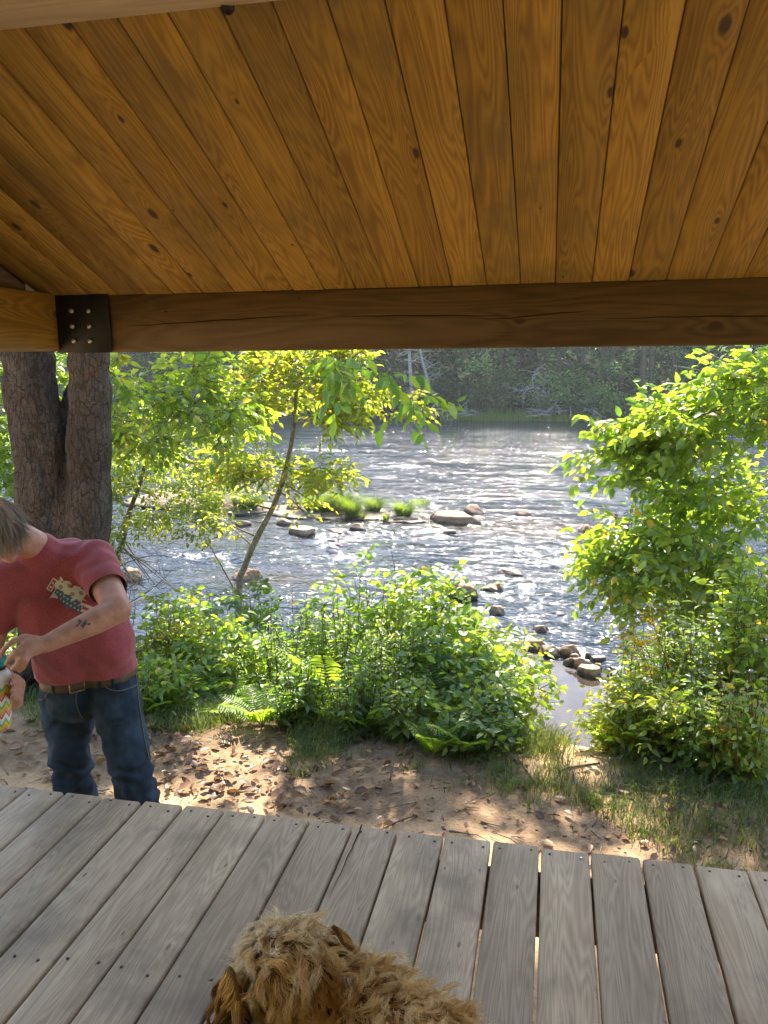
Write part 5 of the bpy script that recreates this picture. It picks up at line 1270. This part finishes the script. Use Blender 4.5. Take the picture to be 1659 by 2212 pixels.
# T-shirt
sh = MB(); g_ = .016
for s in (-1, 1):
    capsule(sh, pel + hx * s * .070 + [0, -.02, -.03], .118 + g_, bel + hx * s * .064 + [0, -.025, .03], .116 + g_); capsule(sh, bel + hx * s * .062 + [0, -.02, 0], .120 + g_, che + hx * s * .066, .118 + g_); capsule(sh, che + hx * s * .068, .112 + g_, ucf + hx * s * .055, .088 + g_)
capsule(sh, bel + [0, -.04, .0], .112, bel + [-.01, -.04, .03], .12)
capsule(sh, ucf, .086 + g_, ucf + (nek - ucf) * .62, .066 + g_)
for s, e in ((shR, elR), (shL, elL)):
    capsule(sh, ucf + (s - ucf) * .45, .074 + g_, s, .066 + g_); capsule(sh, s, .068 + g_, s + (e - s) * .52, .060 + g_)
shirt, SW = fuse('shirt', sh, .009, 7, M['shirt'], man)
# cut the rounded sleeve end and hem off with planes
def cut(ob, pt, nor):
    bm = bmesh.new(); bm.from_mesh(ob.data); off = parent_world(ob.parent)
    r = bmesh.ops.bisect_plane(bm, geom=bm.verts[:] + bm.edges[:] + bm.faces[:], plane_co=V3(pt - off), plane_no=V3(nor))
    return bm
def cut_sleeve(ob, s, e, t):
    bm = bmesh.new(); bm.from_mesh(ob.data); off = parent_world(ob.parent); pt = s + (e - s) * t; nn = nrm(e - s)
    near = [f for f in bm.faces if np.linalg.norm(np.array(f.calc_center_median()) + off - (s + (e - s) * .6)) < .16 and np.linalg.norm(np.cross(np.array(f.calc_center_median()) + off - s, nn)) < .10]
    geom = set(near)
    for f in near: geom.update(f.verts); geom.update(f.edges)
    bmesh.ops.bisect_plane(bm, geom=list(geom), plane_co=V3(pt - off), plane_no=V3(nn), clear_outer=True)
    bm.to_mesh(ob.data); bm.free()
cut_sleeve(shirt, shR, elR, .60); cut_sleeve(shirt, shL, elL, .60)
zh = P(190, 1474, 2.64)[2]
bm = bmesh.new(); bm.from_mesh(shirt.data)
bmesh.ops.bisect_plane(bm, geom=bm.verts[:] + bm.edges[:] + bm.faces[:], plane_co=(0, 0, zh - parent_world(man)[2]), plane_no=(0, 0, -1), clear_outer=True); bm.to_mesh(shirt.data); bm.free()
def folds(W, N):
    a = np.array([mnoise.noise(V3(q * [7, 7, 13] + [0, 0, q[0] * 6])) for q in W]); b = np.array([mnoise.noise(V3(q * 19)) for q in W])
    arm = np.exp(-((np.linalg.norm(W - shR, axis=1)) / .13) ** 2)
    w = np.sin((W @ nrm(elR - shR)) * 95 + a * 4) * arm * .0035
    u = W @ nrm(np.array([.45, .1, -.9])); v_ = W @ nrm(np.array([.9, 0, .45])); dr = np.sin(v_ * 55 + a * 3.5 + u * 4) ; dr = np.sign(dr) * np.abs(dr) ** 1.6
    low = np.clip((nek[2] - W[:, 2]) / .5, 0, 1) * np.clip(.3 + 1.2 * np.abs(np.array([mnoise.noise(V3(q * 4.3 + 9)) for q in W])), 0, 1)
    return a * .007 + b * .003 + w * 1.5 + dr * low * .0042
displace(shirt, folds)
# printed emblem: bald white bird over a star-spangled blue field with red and white stripes
bv = bvh_of(shirt); NU, NV = 210, 170
v = np.zeros((NV + 1, NU + 1, 3)); ok = np.zeros((NV + 1, NU + 1), bool)
for i in range(NV + 1):
    for j in range(NU + 1):
        r = nrm(ray(92 + 122 * j / NU, 1238 + 108 * i / NV)); h = bv.ray_cast(V3(r * 1.8), V3(r), 3)
        if h[0] is not None: v[i, j] = np.array(h[0]) + np.array(h[1]) * .0016; ok[i, j] = True
def emblem(u, w):
    # u, w in picture units (0..1), the print leans down to the right
    c, s = math.cos(.55), math.sin(.55); x = (u - .5) * 1.13; y = (w - .5); X = x * c + y * s; Y = -x * s + y * c
    rag = .03 * math.sin(31 * X + 7 * Y) + .02 * math.sin(57 * Y + 3 * X)
    if -.52 < X < -.40 and -.17 < Y < .10:                      # little red badge
        if min(X + .52, -.40 - X, Y + .17, .10 - Y) < .022: return 'w'
        return 'r' if abs(X + .46) > .022 or int((Y + 2) * 22) % 2 else 'w'
    if X > -.40 and Y < -.02 + rag and Y > -.24 - .25 * (X + .1) * (X > -.1) + rag * 1.3 and X < .22: return 'g' if (math.sin(23 * X + 5) * math.sin(29 * Y + 1) > .45) else 'w'
    if -.34 < X < .30 and -.03 + rag < Y < .20 - .25 * abs(X) + .10 * X:
        a = (X * 12.0 + (int((Y + 2) * 12) % 2) * .5) % 1 - .5; b = (Y * 12.0) % 1 - .5
        rr = math.hypot(a, b); th = math.atan2(b, a); return 'w' if rr < .20 + .11 * math.cos(5 * th) else 'b'
    if .22 < X < .58 + rag and -.12 < Y < .16 - .2 * (X - .2) + rag: return 'r' if int((Y + 2) * 17 + X * 3) % 2 else 'w'
    if -.36 < X < -.22 and -.03 < Y < .24 + rag - .8 * (X + .36) and (X + .36) * 1.2 < .16: return 'w'
    return None
mb = MB(); fs = {q: [] for q in 'wbrg'}; idm = np.arange((NV + 1) * (NU + 1)).reshape(NV + 1, NU + 1)
for i in range(NV):
    for j in range(NU):
        if ok[i:i + 2, j:j + 2].all() and np.ptp(np.linalg.norm(v[i:i + 2, j:j + 2].reshape(-1, 3), axis=1)) < .05:
            e = emblem((j + .5) / NU, (i + .5) / NV)
            if e: fs[e].append((idm[i, j], idm[i + 1, j], idm[i + 1, j + 1], idm[i, j + 1]))
mb.add(v.reshape(-1, 3), None, fs['w'], mi=0)
for q, m in (('b', 1), ('r', 2), ('g', 3)):
    mb.f4.append(np.array(fs[q], int).reshape(-1, 4)); mb.m4.append(np.full(len(fs[q]), m))
pr = mb.build('shirt_print', [M['pw'], M['pb'], M['pr'], M['pg']], shirt)
bm = bmesh.new(); bm.from_mesh(pr.data); bmesh.ops.delete(bm, geom=[q for q in bm.verts if not q.link_faces], context='VERTS')
seen = set(); isls = []
for q in bm.verts:
    if q in seen: continue
    st_ = [q]; seen.add(q); grp = []
    while st_:
        x_ = st_.pop(); grp.append(x_)
        for e_ in x_.link_edges:
            y_ = e_.other_vert(x_)
            if y_ not in seen: seen.add(y_); st_.append(y_)
    isls.append(grp)
isls.sort(key=len)
for grp in isls[:-1]: bmesh.ops.delete(bm, geom=grp, context='VERTS')
bm.to_mesh(pr.data); bm.free()
pr.location = V3(parent_world(man) - parent_world(shirt) - 0) if False else pr.location
# jeans
je = MB()
for s in (-1, 1): capsule(je, pel + hx * s * .072 + [0, 0, .02], .118, pel + hx * s * .066 + [0, .01, -.06], .122)
for h, kn, an in ((hipL, knL, anL), (hipR, knR, anR)):
    capsule(je, h, .108, h + (kn - h) * .5, .092); capsule(je, h + (kn - h) * .5, .092, kn, .080); capsule(je, kn, .080, (kn + an) / 2 + [0, .02, 0], .076); capsule(je, (kn + an) / 2 + [0, .02, 0], .074, an + [0, .01, 0], .072)
jeans, _ = fuse('jeans', je, .009, 5, M['denim'], man)
def jfold(W, N):
    a = np.array([mnoise.noise(V3(q * [8, 8, 15])) for q in W]); b = np.array([mnoise.noise(V3(q * 24)) for q in W])
    kz = np.exp(-((W[:, 2] - knR[2]) / .14) ** 2); w = np.sin(W[:, 2] * 62 + a * 5 + W[:, 0] * 30) * kz * .006
    s2_ = np.sin(W[:, 2] * 40 - W[:, 0] * 55 + a * 6) * np.clip(.2 + b, 0, 1)
    return a * .010 + b * .004 + w * 1.4 + s2_ * .005
displace(jeans, jfold)
bj = bvh_of(jeans)
def on(bvh, px, py, off=.002):
    r = nrm(ray(px, py)); h = bvh.ray_cast(V3(r * 1.8), V3(r), 3)
    return None if h[0] is None else np.array(h[0]) + np.array(h[1]) * off
def seam(pp, name='seam', mat='seam', r=.0022):
    q = [on(bj, *p) for p in pp]; q = [p for p in q if p is not None]
    if len(q) > 3: mb = MB(); tube(mb, smooth_path(q, 3), r, 5); mb.build(name, M[mat], jeans)
t = np.linspace(0, 1, 12)
seam([(220 + 2 * a + 72 * a ** 1.4, 1452 + 66 * (a ** .45) - 38 * a ** 2.2) for a in t]); seam([(112 - 28 * a, 1482 + 30 * math.sin(a * 1.9)) for a in t])
seam([(168 - 6 * math.sin(a * 3) + 10 * a * a, 1488 + 62 * a) for a in t]); seam([(293 + 12 * a + 16 * a * a, 1450 + 190 * a) for a in t])
# belt
beltm = MB(); n = 64; a = np.linspace(0, 2 * np.pi, n, endpoint=False); fwd = nrm(np.cross(hx, [0, 0, 1.0])) * 1.0
ax2 = np.array([0, 0, 1.0]); bjp = []
for q in a:
    d = hx * math.cos(q) + fwd * math.sin(q); d[2] *= .3; d = nrm(d); c = pel + [0, 0, .012]
    h = bj.ray_cast(V3(c + d * .6), V3(-d), 1); bjp.append((np.array(h[0]) if h[0] is not None else c + d * .17) + d * .004)
bjp = np.array(bjp); bjp = (np.roll(bjp, 1, 0) + bjp + np.roll(bjp, -1, 0)) / 3
od = nrm(bjp - bjp.mean(0)); v = np.concatenate([bjp + [0, 0, -.02], bjp + od * .004 + [0, 0, -.017], bjp + od * .004 + [0, 0, .017], bjp + [0, 0, .02]])
i = np.arange(n); beltm.add(v, None, np.concatenate([np.stack([r * n + i, r * n + (i + 1) % n, (r + 1) * n + (i + 1) % n, (r + 1) * n + i], -1) for r in range(3)]))
belt = beltm.build('belt', M['leather'], man)
kb = int(np.argmin(np.linalg.norm(bjp - P(172, 1482, 2.66), axis=1))); bp = bjp[kb] + od[kb] * .007; tx = nrm(bjp[(kb + 1) % n] - bjp[kb - 1]); mb = MB()
cs = [bp + tx * a + np.array([0, 0, b]) for a, b in ((-.028, -.021), (.028, -.021), (.028, .021), (-.028, .021))]
for q in range(4): tube(mb, [cs[q], cs[(q + 1) % 4]], .003, 6)
mb.build('buckle', M['brass'], belt)
for px in (120, 212, 288):
    q = int(np.argmin(np.abs([(p @ CAM[0]) / (p @ CAM[2]) * FPX + 829.5 - px for p in bjp]) + 900 * (bjp[:, 1] - bjp[:, 1].min()))); mb = MB()
    c = bjp[q] + od[q] * .0065; s_ = nrm(np.cross(od[q], [0, 0, 1.0])) * .007; z_ = np.array([0, 0, .026])
    mb.add([c - s_ - z_, c + s_ - z_, c + s_ + z_, c - s_ + z_, c - s_ - z_ - od[q] * .006, c + s_ - z_ - od[q] * .006, c + s_ + z_ - od[q] * .006, c - s_ + z_ - od[q] * .006], None, [(0, 1, 2, 3), (0, 4, 5, 1), (2, 6, 7, 3), (1, 5, 6, 2), (0, 3, 7, 4)]); mb.build('belt_loop', M['denim'], jeans, smooth=False)
for an in (anL, anR):
    mb = MB(); capsule(mb, an + [0, .04, -.05], .044, an + [0, -.08, -.05], .046); capsule(mb, an + [0, -.08, -.055], .045, an + [.0, -.17, -.06], .036); capsule(mb, an + [0, .03, -.02], .05, an + [0, .0, .03], .047)
    k_, _ = fuse('shoe', mb, .009, 4, M['leather'], man)
# hair
rg = np.random.default_rng(501); p, nn = sample_surface(rg, body, 90000); loc = (p - headc) @ hr
m = (np.linalg.norm(p - headc, axis=1) < .15) & ((loc[:, 2] > .012 + .3 * np.maximum(0, loc[:, 1] - .02)) | ((loc[:, 1] < .02) & (loc[:, 2] > -.035)) ) & (loc[:, 1] < .095)
p, nn = p[m], nn[m]
def comb_h(q, n):
    cr = headc + up_ * .1 - fd * .03; d = nrm(q - cr) * .3 + np.array([0, 0, -1.0]) - fd * .15; d = d - n * (d * n).sum(1, keepdims=True); return nrm(nrm(d) + n * .02 + np.array([0, 0, -.3]))
pp_, nnn = np.repeat(p, 3, 0) + rg.normal(size=(len(p) * 3, 3)) * .002, np.repeat(nn, 3, 0)
fur(rg, 'hair', pp_, nnn, comb_h, .060, .0009, M['hair'], man, .5 + .22 * ((pp_ - headc) @ hr)[:, 2] / .09, 1400, .0010, 8, .03, 5., .3, droop=.03)
# tattoo on the forearm
bb = bvh_of(body); v = []; f = []
gx = np.linspace(158, 198, 26); gy = np.linspace(1330, 1362, 18); idx = {}
for i, y in enumerate(gy):
    for j, x in enumerate(gx):
        q = on(bb, x, y, .0012); idx[i, j] = None if q is None else len(v)
        if q is not None: v.append(q)
for i in range(17):
    for j in range(25):
        u, w_ = (j / 12.5 - 1), (i / 8.5 - 1); r = math.hypot(u, w_ * 1.1); an_ = math.atan2(w_, u)
        if r < .62 + .25 * math.sin(5 * an_ + 1) and math.sin(9 * u + 6 * w_) > -.55:
            c = [idx[i, j], idx[i + 1, j], idx[i + 1, j + 1], idx[i, j + 1]]
            if None not in c and np.ptp([np.linalg.norm(v[z]) for z in c]) < .03: f.append(c)
if f: mb = MB(); mb.add(v, None, f); t_ = mb.build('tattoo', M['ink'], body); bm = bmesh.new(); bm.from_mesh(t_.data); bmesh.ops.delete(bm, geom=[q for q in bm.verts if not q.link_faces], context='VERTS'); bm.to_mesh(t_.data); bm.free()

# ----------------------------------------------------------------- the bottle
k = NT('zigzag_painted_plastic'); g = k.xyz(k.attr('gc').outputs['Vector'])
zig = k.math('ABSOLUTE', k.math('SUBTRACT', k.math('FRACT', k.math('MULTIPLY', g[0], 9.0)), .5))
ph = k.math('FRACT', k.math('MULTIPLY', k.math('ADD', g[1], k.math('MULTIPLY', zig, .22)), 3.4))
W_ = (.74, .72, .68); col = k.ramp(ph, [(0, W_), (.12, (.55, .06, .10)), (.24, (.62, .30, .30)), (.34, (.70, .33, .05)), (.48, (.66, .55, .06)), (.62, (.35, .48, .06)), (.74, (.05, .28, .25)), (.82, W_)], 'CONSTANT')
top = k.ramp(g[1], [(.79, 0.0), (.80, 1.0)]); M['bottle'] = k.done(k.pbsdf(k.mix(top, col, W_), .3, None, .5))
k = NT('teal_plastic'); M['teal'] = k.done(k.pbsdf((.02, .30, .32), .35, None, .5)); k = NT('black_plastic'); M['black'] = k.done(k.pbsdf((.012, .012, .013), .4, None, .4))
up3 = nrm(bc1 - bc0); H = np.linalg.norm(bc1 - bc0)
bot = empty('water_bottle', bc0, 'white drinking bottle with colourful zigzag bands and teal cap held by the man', 'bottle')
def lathe(mb, prof, n=40):
    ref = np.array([1., 0, 0]); u = nrm(ref - up3 * (ref @ up3)); w2 = np.cross(up3, u); a = np.linspace(0, 2 * np.pi, n + 1)
    v = []; gc = []
    for r, h in prof:
        for q in a: v.append(bc0 + up3 * h + (u * math.cos(q) + w2 * math.sin(q)) * r); gc.append((q / 6.2832, h / H, 0))
    m = len(prof); f = [(i * (n + 1) + j, i * (n + 1) + j + 1, (i + 1) * (n + 1) + j + 1, (i + 1) * (n + 1) + j) for i in range(m - 1) for j in range(n)]
    mb.add(v, None, f, None, gc)
mb = MB(); lathe(mb, [(.001, 0), (.034, 0), (.039, .006), (.0415, .016), (.0415, H * .5), (.0415, H * .83), (.039, H * .91), (.031, H * .97), (.023, H), (.001, H)]); mb.build('body', M['bottle'], bot, gc=True)
mb = MB(); lathe(mb, [(.001, H + .0005), (.022, H + .0005), (.022, H + .014), (.001, H + .014)]); mb.build('neck_ring', M['black'], bot)
mb = MB(); lathe(mb, [(.001, H + .0145), (.024, H + .0145), (.025, H + .022), (.025, H + .040), (.022, H + .045), (.001, H + .045)]); mb.build('cap', M['teal'], bot)

# ----------------------------------------------------------------- the dog
dog = empty('dog', (*PZ(790, 2240, -1.0)[:2], DZ), 'curly golden dog seen from behind and above, head turned towards the man', 'dog')
dh = PZ(618, 2092, -.915); nk = PZ(690, 2165, -.965); shd = PZ(778, 2222, -.99); bk = PZ(912, 2335, -.98); rp = PZ(1010, 2470, -1.0)
md = nrm(np.array([-.62, .70, -.28])); d_ = MB(); ou = nrm(np.array([-.1, .1, 1.0]) - md * (np.array([-.1, .1, 1.0]) @ md)); os_ = np.cross(md, ou); dr = np.stack([os_, md, ou], 1)
ellipsoid(d_, dh, (.064, .078, .062), dr, 20, 14); capsule(d_, dh + md * .05 - ou * .018, .042, dh + md * .125 - ou * .03, .030)
capsule(d_, dh - md * .02, .058, nk, .068); capsule(d_, nk, .068, shd, .086); capsule(d_, shd, .086, bk, .094); capsule(d_, bk, .094, rp, .088)
axd = nrm(rp - shd); ax_s = nrm(np.cross(axd, [0, 0, 1.0]))
capsule(d_, shd + [0, 0, -.05], .085, bk + [0, 0, -.06], .085)
for c, s in ((shd, -1), (shd, 1), (rp, -1), (rp, 1)):
    hind = c is rp; top_ = c + ax_s * s * .06 + [0, 0, -.06]; el_ = top_ + [0, 0, -.17] + axd * (-.03 if hind else .03); wr_ = np.array([el_[0], el_[1], DZ + .17]) + axd * (.06 if hind else -.01); pw = np.array([wr_[0], wr_[1], DZ + .028]) - axd * (.02 if hind else 0)
    capsule(d_, top_, .062, el_, .042); capsule(d_, el_, .040, wr_, .027); capsule(d_, wr_, .026, pw, .024); capsule(d_, pw, .027, pw - axd * .05, .025)
capsule(d_, rp + [0, 0, .03], .03, rp + axd * .16 + [0, 0, .10], .018)
dbody, _ = fuse('body', d_, .008, 4, M['dogskin'], dog)
em = MB(); ear0 = dh - os_ * 0 ; cd = -nrm(CAM[2] * [1, 1, 0])
for s in (-1, 1):
    e0 = dh + os_ * s * .074 + ou * .022 - md * .005; e1 = e0 + os_ * s * .024 + np.array([0, 0, -.15]) - md * .01; mb = MB()
    ellipsoid(mb, (e0 + e1) / 2, (.014, .042, .09), np.stack([nrm(os_ * s), nrm(np.cross([0, 0, 1.0], os_ * s)), np.array([0, 0, 1.0])], 1)); eo = mb.build('ear', M['dogskin'], dog)
    rg = np.random.default_rng(600 + s); p, nn = sample_surface(rg, eo, 6000)
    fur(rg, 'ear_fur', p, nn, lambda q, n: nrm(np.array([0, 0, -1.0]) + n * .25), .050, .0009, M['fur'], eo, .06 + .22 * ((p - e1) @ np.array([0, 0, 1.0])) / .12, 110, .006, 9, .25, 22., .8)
mb = MB(); ellipsoid(mb, dh + md * .155 - ou * .02, (.016, .012, .012), dr); mb.build('nose', M['nose'], dog)
for s in (-1, 1): mb = MB(); ellipsoid(mb, dh + md * .066 + os_ * s * .03 + ou * .018, (.009, .009, .009)); mb.build('eye', M['nose'], dog)
rg = np.random.default_rng(611); p, nn = sample_surface(rg, dbody, 150000)
keep = (p[:, 2] > -1.22) | (rg.uniform(size=len(p)) < .35); p, nn = p[keep], nn[keep]
def comb_d(q, n):
    hd = np.exp(-(np.linalg.norm(q - dh, axis=1) / .11) ** 2)[:, None]; d = axd * (1 - hd) * .9 + (nrm(q - (dh + md * .13 + ou * .02)) * 1.0) * hd + np.array([0, 0, -.55]); d = d - n * (d * n).sum(1, keepdims=True); return nrm(nrm(d) + n * .35)
hd = np.exp(-(np.linalg.norm(p - dh, axis=1) / .10) ** 2); mz = np.exp(-(np.linalg.norm(p - (dh + md * .09), axis=1) / .09) ** 2)
tt = .56 + .10 * np.array([mnoise.noise(V3(q * 14)) for q in p]) + .16 * np.clip(nn[:, 2], 0, 1) - .10 * np.clip(-nn[:, 2], 0, 1) + .22 * hd * np.clip(nn @ ou, 0, 1) + .3 * mz + .25 * hd * np.clip(-(p - dh)[:, 0] / .06, 0, 1) - .22 * np.exp(-((np.linalg.norm(p - (dh - md * .05 - ou * .03), axis=1)) / .05) ** 2)  # tint paints rim light on crown and left cheek, lit top, darker underside
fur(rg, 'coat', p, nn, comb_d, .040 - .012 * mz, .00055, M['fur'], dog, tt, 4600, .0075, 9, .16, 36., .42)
# ================================================================= LIGHT, AIR, CAMERA
w = bpy.data.worlds.new('World'); scene.world = w; w.use_nodes = True
nt = w.node_tree; bg = nt.nodes['Background']
sky = nt.nodes.new('ShaderNodeTexSky'); sky.sky_type = 'NISHITA'; sky.sun_disc = False
sky.sun_elevation = SUN_EL; sky.sun_rotation = SUN_AZ; sky.air_density = 1.0; sky.dust_density = 1.2; sky.ozone_density = 1.0
nt.links.new(sky.outputs[0], bg.inputs[0]); bg.inputs[1].default_value = .15
sl = bpy.data.lights.new('sun', 'SUN'); sl.energy = 5.0; sl.angle = math.radians(.55); sl.color = (1.0, .90, .76)
so = bpy.data.objects.new('sun', sl); COL.objects.link(so)
so.rotation_euler = Vector(SUN).to_track_quat('Z', 'Y').to_euler(); so.location = (0, 20, 30)
HAZE = .0007
if HAZE:
    hb = MB(); lo, hi = (-151, -151, -8), (151, 151, 45)
    v = [(x, y, z) for z in (lo[2], hi[2]) for y in (lo[1], hi[1]) for x in (lo[0], hi[0])]
    hb.add(v, None, [(0, 2, 3, 1), (4, 5, 7, 6), (0, 1, 5, 4), (2, 6, 7, 3), (0, 4, 6, 2), (1, 3, 7, 5)])
    k = NT('haze_air'); pv = k.n('ShaderNodeVolumePrincipled'); pv.inputs['Color'].default_value = (.90, .95, 1, 1); pv.inputs['Density'].default_value = HAZE; pv.inputs['Anisotropy'].default_value = .35
    k.l(pv.outputs[0], k.out.inputs['Volume'])
    ho = hb.build('haze', k.m, smooth=False); tag(ho, kind='stuff')
cam = bpy.data.cameras.new('camera'); co = bpy.data.objects.new('camera', cam); COL.objects.link(co)
cam.sensor_fit = 'VERTICAL'; cam.sensor_height = 24; cam.lens = FPX / 2212 * 24; cam.clip_start = .05; cam.clip_end = 1000
r_, u_, f_ = CAM
co.matrix_world = Matrix(((r_[0], u_[0], -f_[0], 0), (r_[1], u_[1], -f_[1], 0), (r_[2], u_[2], -f_[2], 0), (0, 0, 0, 1)))
scene.camera = co
scene.view_settings.view_transform = 'Standard'; scene.view_settings.look = 'None'; scene.view_settings.exposure = 1.95; scene.view_settings.gamma = 1
scene.render.engine = 'CYCLES'
cy = scene.cycles; cy.use_denoising = True; cy.max_bounces = 8; cy.diffuse_bounces = 5; cy.glossy_bounces = 3; cy.transmission_bounces = 4; cy.volume_bounces = 1; cy.transparent_max_bounces = 8
cy.caustics_reflective = False; cy.caustics_refractive = False; cy.sample_clamp_indirect = 6.0
